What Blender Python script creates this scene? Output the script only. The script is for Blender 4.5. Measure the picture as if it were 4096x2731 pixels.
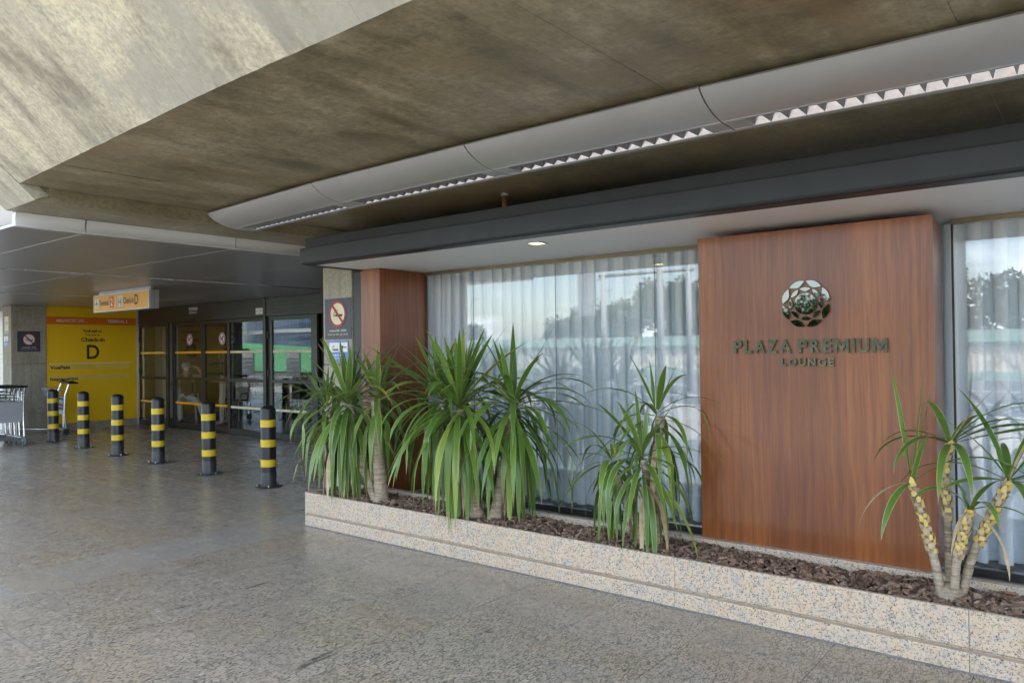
import bpy, bmesh, math, random
from mathutils import Vector, Matrix, noise as mnoise
random.seed(7)
for o in list(bpy.data.objects): bpy.data.objects.remove(o)
SC = bpy.context.scene
COL = SC.collection
rad = math.radians

# ------------------------------------------------------------------ camera
YAW, PITCH, ROLL, FPX, IW, IH = rad(38.413), rad(.5143), rad(-.7133), 3007.765, 4096, 2731
CAM = Vector((0, 0, 1.6))
FWD = Vector((-math.sin(YAW)*math.cos(PITCH), math.cos(YAW)*math.cos(PITCH), math.sin(PITCH)))
_r = FWD.cross(Vector((0, 0, 1))).normalized(); _u = _r.cross(FWD)
RGT = _r*math.cos(ROLL) + _u*math.sin(ROLL); UPV = -_r*math.sin(ROLL) + _u*math.cos(ROLL)
cam = bpy.data.objects.new('camera', bpy.data.cameras.new('camera')); COL.objects.link(cam)
cam.data.sensor_width = 36; cam.data.lens = FPX*36/IW; cam.data.clip_start = .05; cam.data.clip_end = 2000
cam.matrix_world = Matrix(((RGT.x, UPV.x, -FWD.x, CAM.x), (RGT.y, UPV.y, -FWD.y, CAM.y), (RGT.z, UPV.z, -FWD.z, CAM.z), (0, 0, 0, 1)))
SC.camera = cam
# ------------------------------------------------------------------ light
SUN = Vector((.34, .25, .90)).normalized()
w = bpy.data.worlds.new('World'); SC.world = w; w.use_nodes = True
wn = w.node_tree; wn.nodes.clear()
sky = wn.nodes.new('ShaderNodeTexSky'); sky.sky_type = 'NISHITA'; sky.sun_disc = False
sky.sun_elevation = math.asin(SUN.z); sky.sun_rotation = math.atan2(SUN.x, SUN.y)
sky.air_density = 1.0; sky.dust_density = 1.5
tc = wn.nodes.new('ShaderNodeTexCoord'); mp = wn.nodes.new('ShaderNodeMapping'); mp.inputs['Scale'].default_value = (1.4, 1.4, 4.2)
wn.links.new(tc.outputs['Generated'], mp.inputs['Vector'])
cn = wn.nodes.new('ShaderNodeTexNoise'); cn.inputs['Scale'].default_value = 2.3; cn.inputs['Detail'].default_value = 7
wn.links.new(mp.outputs[0], cn.inputs['Vector'])
cr = wn.nodes.new('ShaderNodeValToRGB'); cr.color_ramp.elements[0].position = .455; cr.color_ramp.elements[1].position = .64
wn.links.new(cn.outputs['Fac'], cr.inputs[0])
cm = wn.nodes.new('ShaderNodeMix'); cm.data_type = 'RGBA'; cm.inputs[7].default_value = (12.2, 12.9, 13.8, 1)
wn.links.new(cr.outputs[0], cm.inputs[0]); wn.links.new(sky.outputs[0], cm.inputs[6])
bg = wn.nodes.new('ShaderNodeBackground'); bg.inputs[1].default_value = .15
wn.links.new(cm.outputs[2], bg.inputs[0])
wo = wn.nodes.new('ShaderNodeOutputWorld'); wn.links.new(bg.outputs[0], wo.inputs[0])
sl = bpy.data.lights.new('sun', 'SUN'); sl.energy = 5.0; sl.angle = rad(.53); sl.color = (1, .97, .925)
so = bpy.data.objects.new('sun', sl); COL.objects.link(so); so.location = (0, -20, 30)
so.rotation_euler = (-SUN).to_track_quat('-Z', 'Y').to_euler()
SC.view_settings.view_transform = 'Standard'; SC.view_settings.look = 'None'
SC.view_settings.exposure = 2.1; SC.view_settings.gamma = 1
SC.render.engine = 'CYCLES'
SC.cycles.max_bounces = 8; SC.cycles.diffuse_bounces = 5; SC.cycles.transparent_max_bounces = 16
SC.cycles.glossy_bounces = 4; SC.cycles.caustics_reflective = False; SC.cycles.sample_clamp_indirect = 8

# ------------------------------------------------------------------ helpers
def ray(px, py): return (FWD*FPX + RGT*(px-IW/2) - UPV*(py-IH/2))
def at_z(px, py, z): d = ray(px, py); return CAM + d*((z-CAM.z)/d.z)
def at_x(px, py, x): d = ray(px, py); return CAM + d*((x-CAM.x)/d.x)
def at_y(px, py, y): d = ray(px, py); return CAM + d*((y-CAM.y)/d.y)
def proj(P):
    v = Vector(P)-CAM; z = v.dot(FWD)
    return (IW/2+FPX*v.dot(RGT)/z, IH/2-FPX*v.dot(UPV)/z, z) if z > .01 else None

def N(nt, t, ins=None, **pr):
    n = nt.nodes.new(t)
    for k, v in pr.items(): setattr(n, k, v)
    for k, v in (ins or {}).items():
        s = n.inputs[k]
        if isinstance(v, bpy.types.NodeSocket): nt.links.new(v, s)
        else: s.default_value = v
    return n
def C4(c): return tuple(c)+(1,) if len(c) == 3 else c
def ramp(nt, fac, stops):
    n = nt.nodes.new('ShaderNodeValToRGB'); e = n.color_ramp.elements
    while len(e) < len(stops): e.new(.5)
    for i, (p, c) in enumerate(stops):
        e[i].position = p; e[i].color = C4(c) if not isinstance(c, (int, float)) else (c, c, c, 1)
    nt.links.new(fac, n.inputs[0]); return n.outputs[0]
def mixc(nt, fac, a, b, blend='MIX'):
    n = nt.nodes.new('ShaderNodeMix'); n.data_type = 'RGBA'; n.blend_type = blend
    for k, v in ((0, fac), (6, a), (7, b)):
        if isinstance(v, bpy.types.NodeSocket): nt.links.new(v, n.inputs[k])
        else: n.inputs[k].default_value = v if k == 0 else C4(v)
    return n.outputs[2]
def math_(nt, op, a, b=0, c=None):
    n = nt.nodes.new('ShaderNodeMath'); n.operation = op
    for k, v in ((0, a), (1, b), (2, c)):
        if v is None: continue
        if isinstance(v, bpy.types.NodeSocket): nt.links.new(v, n.inputs[k])
        else: n.inputs[k].default_value = v
    return n.outputs[0]
def newmat(name):
    m = bpy.data.materials.new(name); m.use_nodes = True
    return m, m.node_tree, m.node_tree.nodes['Principled BSDF']
def coords(nt, scale=(1, 1, 1), rot=(0, 0, 0), obj=False):
    if obj: s = N(nt, 'ShaderNodeTexCoord').outputs['Object']
    else: s = N(nt, 'ShaderNodeNewGeometry').outputs['Position']
    return N(nt, 'ShaderNodeMapping', {'Vector': s, 'Scale': scale, 'Rotation': rot}).outputs[0]
def noi(nt, vec, scale, detail=4, rough=.55, dist=0):
    return N(nt, 'ShaderNodeTexNoise', {'Vector': vec, 'Scale': scale, 'Detail': detail, 'Roughness': rough, 'Distortion': dist}).outputs['Fac']
def bump(nt, b, h, strength=.2, dist=.01):
    n = N(nt, 'ShaderNodeBump', {'Height': h, 'Strength': strength, 'Distance': dist}); nt.links.new(n.outputs[0], b.inputs['Normal'])
def setin(nt, b, **kw):
    for k, v in kw.items():
        k = k.replace('_', ' ')
        if isinstance(v, bpy.types.NodeSocket): nt.links.new(v, b.inputs[k])
        else: b.inputs[k].default_value = C4(v) if isinstance(v, tuple) else v
MATS = {}
def pm(name, c1, c2=None, scale=8, rough=.5, rvar=.08, metal=0, bmp=0, stretch=(1, 1, 1), coat=0, spec=.5, obj=True, dist=.002):
    """plain procedural material: two tints mixed by noise, uneven gloss, optional fine relief"""
    if name in MATS: return MATS[name]
    m, nt, b = newmat(name)
    c2 = c2 or tuple(x*.86 for x in c1)
    v = coords(nt, stretch, obj=obj)
    f = noi(nt, v, scale, 5)
    setin(nt, b, Base_Color=mixc(nt, ramp(nt, f, [(.35, 0), (.68, 1)]), c1, c2), Metallic=metal, Coat_Weight=coat, Coat_Roughness=.12)
    b.inputs['Specular IOR Level'].default_value = spec
    g = noi(nt, v, scale*2.7, 3)
    setin(nt, b, Roughness=math_(nt, 'MULTIPLY_ADD', g, rvar*2, rough-rvar))
    if bmp: bump(nt, b, noi(nt, v, scale*6, 4), bmp, dist)
    MATS[name] = m; return m

class MB:
    def __init__(s): s.v = []; s.f = []; s.m = []; s.uv = {}
    def face(s, pts, m=0):
        i = len(s.v); s.v += [tuple(p) for p in pts]; s.f.append(tuple(range(i, i+len(pts)))); s.m.append(m)
    def add(s, vs, fs, m=0):
        i = len(s.v); s.v += [tuple(p) for p in vs]
        for f in fs: s.f.append(tuple(i+k for k in f)); s.m.append(m)
    def box(s, x0, x1, y0, y1, z0, z1, m=0, M=None):
        vs = [Vector((x, y, z)) for z in (z0, z1) for y in (y0, y1) for x in (x0, x1)]
        if M is not None: vs = [M @ v for v in vs]
        s.add(vs, [(0, 2, 3, 1), (4, 5, 7, 6), (0, 1, 5, 4), (2, 6, 7, 3), (0, 4, 6, 2), (1, 3, 7, 5)], m); return s
    def bar(s, a, b, w, h, m=0, up=(0, 0, 1)):
        a, b = Vector(a), Vector(b); d = (b-a).normalized(); u = Vector(up)
        if abs(d.dot(u)) > .98: u = Vector((1, 0, 0))
        x = d.cross(u).normalized()*w/2; y = x.cross(d).normalized()*h/2
        vs = [a-x-y, a+x-y, a+x+y, a-x+y, b-x-y, b+x-y, b+x+y, b-x+y]
        s.add(vs, [(0, 3, 2, 1), (4, 5, 6, 7), (0, 1, 5, 4), (1, 2, 6, 5), (2, 3, 7, 6), (3, 0, 4, 7)], m); return s
    def tube(s, pts, r, n=8, m=0, cap=True):
        pts = [Vector(p) for p in pts]; rs = r if isinstance(r, (list, tuple)) else [r]*len(pts)
        i0 = len(s.v); u = None
        for i, p in enumerate(pts):
            d = (pts[min(i+1, len(pts)-1)]-pts[max(i-1, 0)]).normalized()
            if u is None: u = d.orthogonal().normalized()
            u = (u-d*u.dot(d)).normalized(); v = d.cross(u)
            for k in range(n):
                a = 2*math.pi*k/n; s.v.append(tuple(p+(u*math.cos(a)+v*math.sin(a))*rs[i]))
        for i in range(len(pts)-1):
            for k in range(n):
                a = i0+i*n+k; b = i0+i*n+(k+1) % n; s.f.append((a, b, b+n, a+n)); s.m.append(m)
        if cap:
            s.f.append(tuple(i0+k for k in reversed(range(n)))); s.m.append(m)
            s.f.append(tuple(i0+(len(pts)-1)*n+k for k in range(n))); s.m.append(m)
        return s
    def lathe(s, prof, n=32, m=0, c=(0, 0, 0), axis='z'):
        i0 = len(s.v)
        for r, h in prof:
            for k in range(n):
                a = 2*math.pi*k/n
                p = (r*math.cos(a), r*math.sin(a), h) if axis == 'z' else ((r*math.cos(a), h, r*math.sin(a)) if axis == 'y' else (h, r*math.cos(a), r*math.sin(a)))
                s.v.append((c[0]+p[0], c[1]+p[1], c[2]+p[2]))
        for i in range(len(prof)-1):
            for k in range(n):
                a = i0+i*n+k; b = i0+i*n+(k+1) % n; s.f.append((a, b, b+n, a+n)); s.m.append(m)
        s.f.append(tuple(i0+k for k in reversed(range(n)))); s.m.append(m)
        s.f.append(tuple(i0+(len(prof)-1)*n+k for k in range(n))); s.m.append(m)
        return s
    def extr(s, prof, a, b, m=0, axis='x'):
        """closed profile of (p,q) extruded from a to b along an axis; x: (y,z), y: (x,z), z: (x,y)"""
        def P(t, p): return (t, p[0], p[1]) if axis == 'x' else ((p[0], t, p[1]) if axis == 'y' else (p[0], p[1], t))
        n = len(prof); vs = [P(a, p) for p in prof]+[P(b, p) for p in prof]
        fs = [(k, (k+1) % n, n+(k+1) % n, n+k) for k in range(n)]+[tuple(reversed(range(n))), tuple(range(n, 2*n))]
        s.add(vs, fs, m); return s
    def mesh(s, name, mats, smooth=False):
        me = bpy.data.meshes.new(name); me.from_pydata(s.v, [], s.f)
        for mt in (mats if isinstance(mats, (list, tuple)) else [mats]): me.materials.append(mt)
        me.polygons.foreach_set('material_index', s.m)
        bm = bmesh.new(); bm.from_mesh(me); bmesh.ops.recalc_face_normals(bm, faces=bm.faces); bm.to_mesh(me); bm.free()
        if smooth: me.polygons.foreach_set('use_smooth', [True]*len(me.polygons))
        me.update(); return me
    def build(s, name, mats, parent=None, smooth=False, bevel=0, local=False, auto=None):
        o = bpy.data.objects.new(name, s.mesh(name, mats, smooth)); COL.objects.link(o)
        if parent: par(o, parent, local)
        if bevel:
            b = o.modifiers.new('bevel', 'BEVEL'); b.width = bevel; b.segments = 2; b.limit_method = 'ANGLE'; b.angle_limit = rad(40)
        if smooth and auto is not None:
            o.data.set_sharp_from_angle(angle=rad(auto))
        return o
def wloc(o):
    p = Vector(o.location)
    return p if o.parent is None else p
def par(o, p, local=False):
    o.parent = p
    if not local:
        m = Matrix.Identity(4); q = p
        while q is not None:
            m = q.matrix_parent_inverse @ q.matrix_basis @ m if False else (q.matrix_parent_inverse @ Matrix.LocRotScale(q.location, q.rotation_euler, q.scale)) @ m; q = q.parent
        o.matrix_parent_inverse = m.inverted()
def tag(o, label, cat, group=None):
    o['label'] = label; o['category'] = cat
    if group: o['group'] = group
    return o
def struct(o, label=None):
    o['kind'] = 'structure'
    if label: o['label'] = label
    return o
def thing(name, label, cat, loc=(0, 0, 0), rz=0, group=None):
    o = bpy.data.objects.new(name, None); COL.objects.link(o); o.empty_display_size = .1
    o.location = loc; o.rotation_euler = (0, 0, rz); return tag(o, label, cat, group)
def kids(o): return [c for c in bpy.data.objects if c.parent == o]
def copy_tree(o, parent=None):
    c = o.copy(); COL.objects.link(c)
    if parent: c.parent = parent
    for ch in kids(o): copy_tree(ch, c)
    return c

# flat print on a plane: O origin, u right, v up, n outwards
class Plane:
    def __init__(s, O, u, v): s.O = Vector(O); s.u = Vector(u).normalized(); s.v = Vector(v).normalized(); s.n = s.u.cross(s.v)
    def P(s, a, b, d=0): return s.O+s.u*a+s.v*b+s.n*d
def decal(name, pl, polys, mat, parent, layer=1, step=.0015):
    mb = MB()
    for p in polys: mb.face([pl.P(a, b, layer*step) for a, b in p])
    me = bpy.data.meshes.new(name); me.from_pydata(mb.v, [], mb.f); me.materials.append(mat)
    o = bpy.data.objects.new(name, me); COL.objects.link(o); par(o, parent); return o
def rect(a0, b0, a1, b1): return [(a0, b0), (a1, b0), (a1, b1), (a0, b1)]
def disc(cx, cy, r, n=40, ry=None): return [(cx+r*math.cos(2*math.pi*k/n), cy+(ry or r)*math.sin(2*math.pi*k/n)) for k in range(n)]
def ring(cx, cy, r0, r1, n=40, a0=0, a1=2*math.pi):
    out = []
    for k in range(n):
        a, b = a0+(a1-a0)*k/n, a0+(a1-a0)*(k+1)/n
        out.append([(cx+r0*math.cos(a), cy+r0*math.sin(a)), (cx+r1*math.cos(a), cy+r1*math.sin(a)), (cx+r1*math.cos(b), cy+r1*math.sin(b)), (cx+r0*math.cos(b), cy+r0*math.sin(b))])
    return out
def stroke(pts, w):
    out = []
    for (a, b), (c, d) in zip(pts, pts[1:]):
        l = math.hypot(c-a, d-b) or 1; nx, ny = -(d-b)/l*w/2, (c-a)/l*w/2
        out.append([(a+nx, b+ny), (a-nx, b-ny), (c-nx, d-ny), (c+nx, d+ny)])
    return out
TEXTS = []
def text(s, pl, a0, b0, width, height, mat, parent, bold=0., depth=0, layer=2, name='lettering', mirror=False):
    """lettering fitted to a box of width x height whose lower left corner is (a0,b0) on the plane"""
    c = bpy.data.curves.new(name, 'FONT'); c.body = s; c.size = 1; c.offset = bold; c.resolution_u = 4
    o = bpy.data.objects.new(name, c); COL.objects.link(o)
    TEXTS.append((o, s, pl, a0, b0, width, height, mat, parent, depth, layer, name))
def bake_text():
    bpy.context.view_layer.update(); dg = bpy.context.evaluated_depsgraph_get()
    for (o, s, pl, a0, b0, wd, ht, mat, parent, depth, layer, name) in TEXTS:
        me = bpy.data.meshes.new_from_object(o.evaluated_get(dg))
        xs = [v.co.x for v in me.vertices]; ys = [v.co.y for v in me.vertices]
        x0, x1, y0, y1 = min(xs), max(xs), min(ys), max(ys)
        sy = ht/(y1-y0); sx = wd/(x1-x0) if wd else sy
        for v in me.vertices: v.co = pl.P(a0+(v.co.x-x0)*sx, b0+(v.co.y-y0)*sy, layer*.0015)
        if depth:
            bm = bmesh.new(); bm.from_mesh(me); bmesh.ops.remove_doubles(bm, verts=bm.verts, dist=1e-5)
            r = bmesh.ops.extrude_face_region(bm, geom=bm.faces[:])
            for e in r['geom']:
                if isinstance(e, bmesh.types.BMVert): e.co += pl.n*depth
            bmesh.ops.recalc_face_normals(bm, faces=bm.faces)
            for f in bm.faces: f.smooth = False
            bm.to_mesh(me); bm.free()
        me.polygons.foreach_set('use_smooth', [False]*len(me.polygons))
        me.materials.clear(); me.materials.append(mat)
        cu = o.data; bpy.data.objects.remove(o); bpy.data.curves.remove(cu)
        q = bpy.data.objects.new(name, me); COL.objects.link(q); par(q, parent)

# ------------------------------------------------------------------ materials
def concrete(name, cols, streak=(1, 1, 1), rough=.6, sc=1.0, spec=.5, blot=.5):
    m, nt, b = newmat(name)
    v = coords(nt)
    a = noi(nt, v, 1.3*sc, 6, .66, .4)
    st = noi(nt, coords(nt, streak), 2.2*sc, 5, .6, .2)
    f = math_(nt, 'MULTIPLY_ADD', a, .55, math_(nt, 'MULTIPLY', st, .45))
    c = ramp(nt, f, [(.39, cols[0]), (.47, cols[1]), (.54, cols[2]), (.62, cols[3])])
    fs_ = noi(nt, coords(nt, tuple(q*(14 if q > 1 else 1.6) for q in streak)), 1.6, 4, .7)
    c = mixc(nt, ramp(nt, fs_, [(.46, .0), (.70, .30)]), c, cols[0]); c = mixc(nt, ramp(nt, fs_, [(.28, .22), (.40, 0)]), c, cols[3])
    fine = noi(nt, v, 30*sc, 4, .75)
    c = mixc(nt, ramp(nt, fine, [(.3, .55), (.60, 0)]), c, tuple(x*.45 for x in cols[0]))
    pores = N(nt, 'ShaderNodeTexVoronoi', {'Vector': v, 'Scale': 55*sc}).outputs['Distance']
    pf = ramp(nt, pores, [(.05, 1), (.13, 0)])
    pn = math_(nt, 'MULTIPLY', pf, ramp(nt, noi(nt, v, 5, 3), [(.5, 0), (.62, .8)]))
    c = mixc(nt, pn, c, (.05, .045, .035))
    bl = ramp(nt, noi(nt, v, .8*sc, 6, .68, .8), [(.50, 0), (.60, blot)])
    c = mixc(nt, bl, c, cols[4])
    setin(nt, b, Base_Color=c, Roughness=math_(nt, 'MULTIPLY_ADD', st, .3, rough-.15))
    b.inputs['Specular IOR Level'].default_value = spec
    bump(nt, b, math_(nt, 'ADD', fine, math_(nt, 'MULTIPLY', st, .8)), .25, .006)
    return m
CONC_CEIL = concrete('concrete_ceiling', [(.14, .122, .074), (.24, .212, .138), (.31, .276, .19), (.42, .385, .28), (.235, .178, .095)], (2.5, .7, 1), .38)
CONC_SLOPE = concrete('concrete_daylit', [(.23, .215, .165), (.40, .38, .295), (.51, .485, .375), (.61, .57, .425), (.29, .285, .25)], (2.2, .5, .5), .7, 1.2, .4, .75)  # ceiling concrete again, paler: weathering plus the daylight on it painted in
CONC_COL = concrete('concrete_column', [(.27, .25, .20), (.36, .335, .27), (.41, .385, .315), (.46, .43, .36), (.30, .28, .235)], (3, 3, .35), .7, 1.3, .4, .4)

def floor_mat(name, light=False):
    m, nt, b = newmat(name)
    pos = N(nt, 'ShaderNodeNewGeometry').outputs['Position']
    sp = N(nt, 'ShaderNodeSeparateXYZ', {0: pos})
    ix = math_(nt, 'FLOOR', math_(nt, 'DIVIDE', math_(nt, 'ADD', sp.outputs[0], 5.65+64), .64))
    iy = math_(nt, 'FLOOR', math_(nt, 'DIVIDE', math_(nt, 'ADD', sp.outputs[1], -1.9+32), .32))
    cid = N(nt, 'ShaderNodeCombineXYZ', {0: ix, 1: iy}).outputs[0]
    wnz = N(nt, 'ShaderNodeTexWhiteNoise', {'Vector': cid}, noise_dimensions='2D')
    off = N(nt, 'ShaderNodeVectorMath', {0: wnz.outputs['Color'], 1: (7, 7, 7)}, operation='MULTIPLY').outputs[0]
    pv = N(nt, 'ShaderNodeVectorMath', {0: pos, 1: off}, operation='ADD').outputs[0]
    v = N(nt, 'ShaderNodeMapping', {'Vector': pv, 'Scale': (1, .36, 1) if not light else (1, .7, 1), 'Rotation': (0, 0, rad(-8))}).outputs[0]
    n1 = noi(nt, v, 88 if not light else 110, 3, .6, .8)
    n2 = noi(nt, v, 26, 3, .5, .6)
    vo = N(nt, 'ShaderNodeTexVoronoi', {'Vector': v, 'Scale': 66 if not light else 90, 'Randomness': 1}, feature='DISTANCE_TO_EDGE').outputs['Distance']
    edge = ramp(nt, vo, [(.03, 1), (.15, 0)])
    dark = math_(nt, 'MULTIPLY', edge, ramp(nt, n1, [(.38, 0), (.50, 1)]))
    dark = math_(nt, 'MAXIMUM', dark, ramp(nt, n1, [(.59, 0), (.66, 1)]))
    tile = wnz.outputs['Value']
    basec = ramp(nt, n2, [(.3, (.355, .318, .265)), (.5, (.425, .372, .302)), (.7, (.47, .40, .32))])
    if light: basec = ramp(nt, n2, [(.3, (.35, .325, .285)), (.5, (.39, .36, .315)), (.7, (.42, .38, .325))])
    tint = ramp(nt, tile, [(0, (.86, .86, .86)), (.25, (1, .98, .95)), (.5, (.93, .93, .93)), (.72, (1.05, 1.0, .96)), (.88, (1.0, .90, .74)), (1, (.85, .82, .76))])
    basec = mixc(nt, .55, basec, mixc(nt, 1, basec, tint, 'MULTIPLY'))
    big = noi(nt, coords(nt, (.5, .8, 1)), .9, 5, .6, .8)
    basec = mixc(nt, ramp(nt, big, [(.5, 0), (.75, .28)]), basec, mixc(nt, 1, basec, (.80, .68, .46), 'MULTIPLY'))
    c = mixc(nt, math_(nt, 'MULTIPLY', dark, .80 if not light else .5), basec, (.055, .053, .052))
    # long dark mineral veins
    vein = noi(nt, N(nt, 'ShaderNodeMapping', {'Vector': pv, 'Scale': (7, .5, 1), 'Rotation': (0, 0, rad(-12))}).outputs[0], 1.6, 2, .4, .8)
    if not light: c = mixc(nt, ramp(nt, vein, [(.735, 0), (.765, .65)]), c, (.03, .03, .032))
    setin(nt, b, Base_Color=c, Roughness=math_(nt, 'MULTIPLY_ADD', noi(nt, coords(nt), 5, 4), .26, .13))
    b.inputs['Specular IOR Level'].default_value = .5
    bump(nt, b, n1, .05, .001)
    return m
FLOOR = floor_mat('granite_floor'); FLOOR_L = floor_mat('granite_floor_pale', True)

def granite():
    m, nt, b = newmat('cream_granite')
    v = coords(nt)
    wv = N(nt, 'ShaderNodeVectorMath', {0: v, 1: N(nt, 'ShaderNodeTexNoise', {'Vector': v, 'Scale': 30, 'Detail': 3}).outputs['Color']}, operation='ADD')
    vd = N(nt, 'ShaderNodeMapping', {'Vector': v, 'Scale': (1, 1, 1)}).outputs[0]
    cell = N(nt, 'ShaderNodeTexVoronoi', {'Vector': vd, 'Scale': 24, 'Randomness': 1})
    cellv = N(nt, 'ShaderNodeSeparateColor', {0: cell.outputs['Color']}).outputs[0]
    n1 = noi(nt, v, 78, 4, .65, .6); n2 = noi(nt, v, 17, 3, .6, .5); n3 = noi(nt, v, 150, 2, .6)
    cream = ramp(nt, cellv, [(0, (.55, .415, .29)), (.35, (.59, .455, .32)), (.6, (.52, .43, .34)), (.8, (.60, .47, .34)), (1, (.46, .40, .335))])
    cream = mixc(nt, ramp(nt, n2, [(.45, 0), (.68, .4)]), cream, (.48, .44, .40))
    grey = math_(nt, 'MULTIPLY', ramp(nt, n1, [(.49, 0), (.57, 1)]), ramp(nt, n2, [(.38, .15), (.55, 1)]))
    c = mixc(nt, math_(nt, 'MULTIPLY', grey, .6), cream, (.27, .25, .232))
    blk = math_(nt, 'MULTIPLY', ramp(nt, n3, [(.52, 0), (.56, 1)]), ramp(nt, n1, [(.49, 0), (.55, 1)]))
    c = mixc(nt, blk, c, (.05, .046, .043))
    z = N(nt, 'ShaderNodeSeparateXYZ', {0: v}).outputs[2]
    st = noi(nt, coords(nt, (6, 6, .35)), 1.2, 4)
    c = mixc(nt, ramp(nt, st, [(.55, 0), (.75, .35)]), c, (.42, .31, .20))
    setin(nt, b, Base_Color=c, Roughness=math_(nt, 'MULTIPLY_ADD', n1, .2, .32))
    bump(nt, b, n1, .08, .002)
    return m
GRANITE = granite()

def wood():
    m, nt, b = newmat('mahogany_veneer')
    v = coords(nt, (1, 1, 1))
    sp = N(nt, 'ShaderNodeSeparateXYZ', {0: v})
    # cathedral figure: a slow bend of the grain with height
    fig = noi(nt, coords(nt, (1.6, 1.6, .42)), 2.0, 3, .5, .3)
    sid = math_(nt, 'FLOOR', math_(nt, 'DIVIDE', math_(nt, 'ADD', sp.outputs[0], 2.181), .4717))
    swn = N(nt, 'ShaderNodeTexWhiteNoise', {'W': sid}, noise_dimensions='1D').outputs['Value']
    gx = math_(nt, 'ADD', math_(nt, 'ADD', sp.outputs[0], sp.outputs[1]), math_(nt, 'MULTIPLY', fig, .10))
    gx = math_(nt, 'ADD', gx, math_(nt, 'MULTIPLY', swn, 9.0))
    gv = N(nt, 'ShaderNodeCombineXYZ', {0: gx, 1: 0, 2: math_(nt, 'MULTIPLY', sp.outputs[2], .035)}).outputs[0]
    g1 = noi(nt, gv, 34, 5, .6); g2 = noi(nt, gv, 130, 3, .7)
    gs = noi(nt, coords(nt, (60, 60, 1.6)), 3, 4, .7)
    c = ramp(nt, g1, [(.30, (.160, .040, .006)), (.46, (.228, .063, .009)), (.56, (.275, .082, .012)), (.70, (.33, .112, .021))])
    c = mixc(nt, ramp(nt, g2, [(.45, 0), (.66, .40)]), c, (.13, .030, .006))
    c = mixc(nt, ramp(nt, gs, [(.58, 0), (.72, .35)]), c, (.36, .13, .045))
    band = noi(nt, coords(nt, (1, 1, .15)), 3.2, 3)
    c = mixc(nt, ramp(nt, band, [(.38, 0), (.66, .7)]), c, mixc(nt, 1, c, (.62, .55, .55), 'MULTIPLY'))
    c = mixc(nt, 1, c, ramp(nt, swn, [(0, (.80, .77, .74)), (1, (1.0, 1.0, 1.0))]), 'MULTIPLY')
    setin(nt, b, Base_Color=c, Roughness=math_(nt, 'MULTIPLY_ADD', gs, .12, .36), Coat_Weight=.4, Coat_Roughness=.16)
    bump(nt, b, g2, .05, .001)
    return m
WOOD = wood()

def glass(name, tint, k, rough=0.0):
    m = bpy.data.materials.new(name); m.use_nodes = True; nt = m.node_tree; nt.nodes.clear()
    fc = N(nt, 'ShaderNodeLayerWeight', {'Blend': .5}).outputs['Facing']
    fr = math_(nt, 'MULTIPLY_ADD', math_(nt, 'POWER', fc, 5), .96, .042)
    wob = N(nt, 'ShaderNodeBump', {'Height': noi(nt, coords(nt), .8, 2), 'Strength': .004, 'Distance': .02})
    t = N(nt, 'ShaderNodeBsdfTransparent', {0: C4(tint)}); g = N(nt, 'ShaderNodeBsdfGlossy', {0: (.95, .97, 1, 1), 'Roughness': rough})
    nt.links.new(wob.outputs[0], g.inputs['Normal'])
    mx = N(nt, 'ShaderNodeMixShader', {0: math_(nt, 'MINIMUM', math_(nt, 'MULTIPLY', fr, k), 1.0), 1: t.outputs[0], 2: g.outputs[0]})
    o = N(nt, 'ShaderNodeOutputMaterial', {0: mx.outputs[0]}); return m
GLASS_WIN = glass('window_glass', (1, 1, 1), 1.9)
GLASS_DOOR = glass('door_glass', (.97, .97, .965), 1.2)

def curtain_mat():
    m, nt, b = newmat('sheer_curtain')
    v = coords(nt, (1, 1, 1))
    weave = noi(nt, coords(nt, (420, 420, 60)), 1, 2); wv2 = noi(nt, coords(nt, (60, 60, 420)), 1, 2)
    f = math_(nt, 'ADD', math_(nt, 'MULTIPLY', weave, .5), math_(nt, 'MULTIPLY', wv2, .5))
    c = ramp(nt, f, [(.4, (.78, .88, .95)), (.6, (.84, .925, .98))])
    setin(nt, b, Base_Color=c, Roughness=.9); b.inputs['Specular IOR Level'].default_value = .1
    tr = N(nt, 'ShaderNodeBsdfTranslucent', {0: c}); mx = N(nt, 'ShaderNodeMixShader', {0: .16, 1: b.outputs[0], 2: tr.outputs[0]})
    nt.links.new(mx.outputs[0], nt.nodes['Material Output'].inputs[0]); return m
CURTAIN = curtain_mat()
STEEL_D = pm('charcoal_paint', (.017, .020, .024), (.023, .026, .030), 5, .42, .08, bmp=.05, obj=False)
SOFFIT = pm('soffit_white', (.84, .86, .90), (.82, .84, .88), 1.5, .55, .05, obj=False)
ALU = pm('satin_aluminium', (.52, .53, .55), (.47, .48, .50), 2, .42, .05, metal=.55, obj=False)
ALU_CEIL = pm('metal_ceiling_sheet', (.46, .46, .475), (.42, .42, .44), .8, .36, .02, metal=.8, obj=False)
ALU_PALE = pm('pale_alu_sheet', (.66, .67, .69), (.60, .61, .63), 1.2, .45, .05, metal=.15, obj=False)
LOUVRE = pm('bright_louvre', (.34, .34, .35), (.28, .28, .29), 14, .3, .05, metal=.3, obj=False)
MIRR_L = pm('louvre_mirror', (.38, .38, .40), (.30, .30, .33), 25, .2, .04, metal=1.0, obj=False)
REFL = pm('lamp_reflector', (.90, .90, .94), (.86, .86, .91), 10, .3, .05, metal=0, obj=False)
BRONZE = pm('bronze_frame', (.030, .023, .016), (.038, .030, .021), 6, .34, .08, metal=0, spec=.3, obj=False)
GREYFR = pm('grey_frame', (.038, .036, .033), (.048, .045, .041), 6, .32, .08, metal=0, spec=.35, obj=False)
TRACK = pm('brass_track', (.24, .20, .12), (.19, .16, .10), 6, .4, .08, metal=.4, obj=False)
YELLOW = pm('yellow_film', (.88, .55, .012), (.85, .53, .011), 1.3, .42, .06, obj=False)
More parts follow.
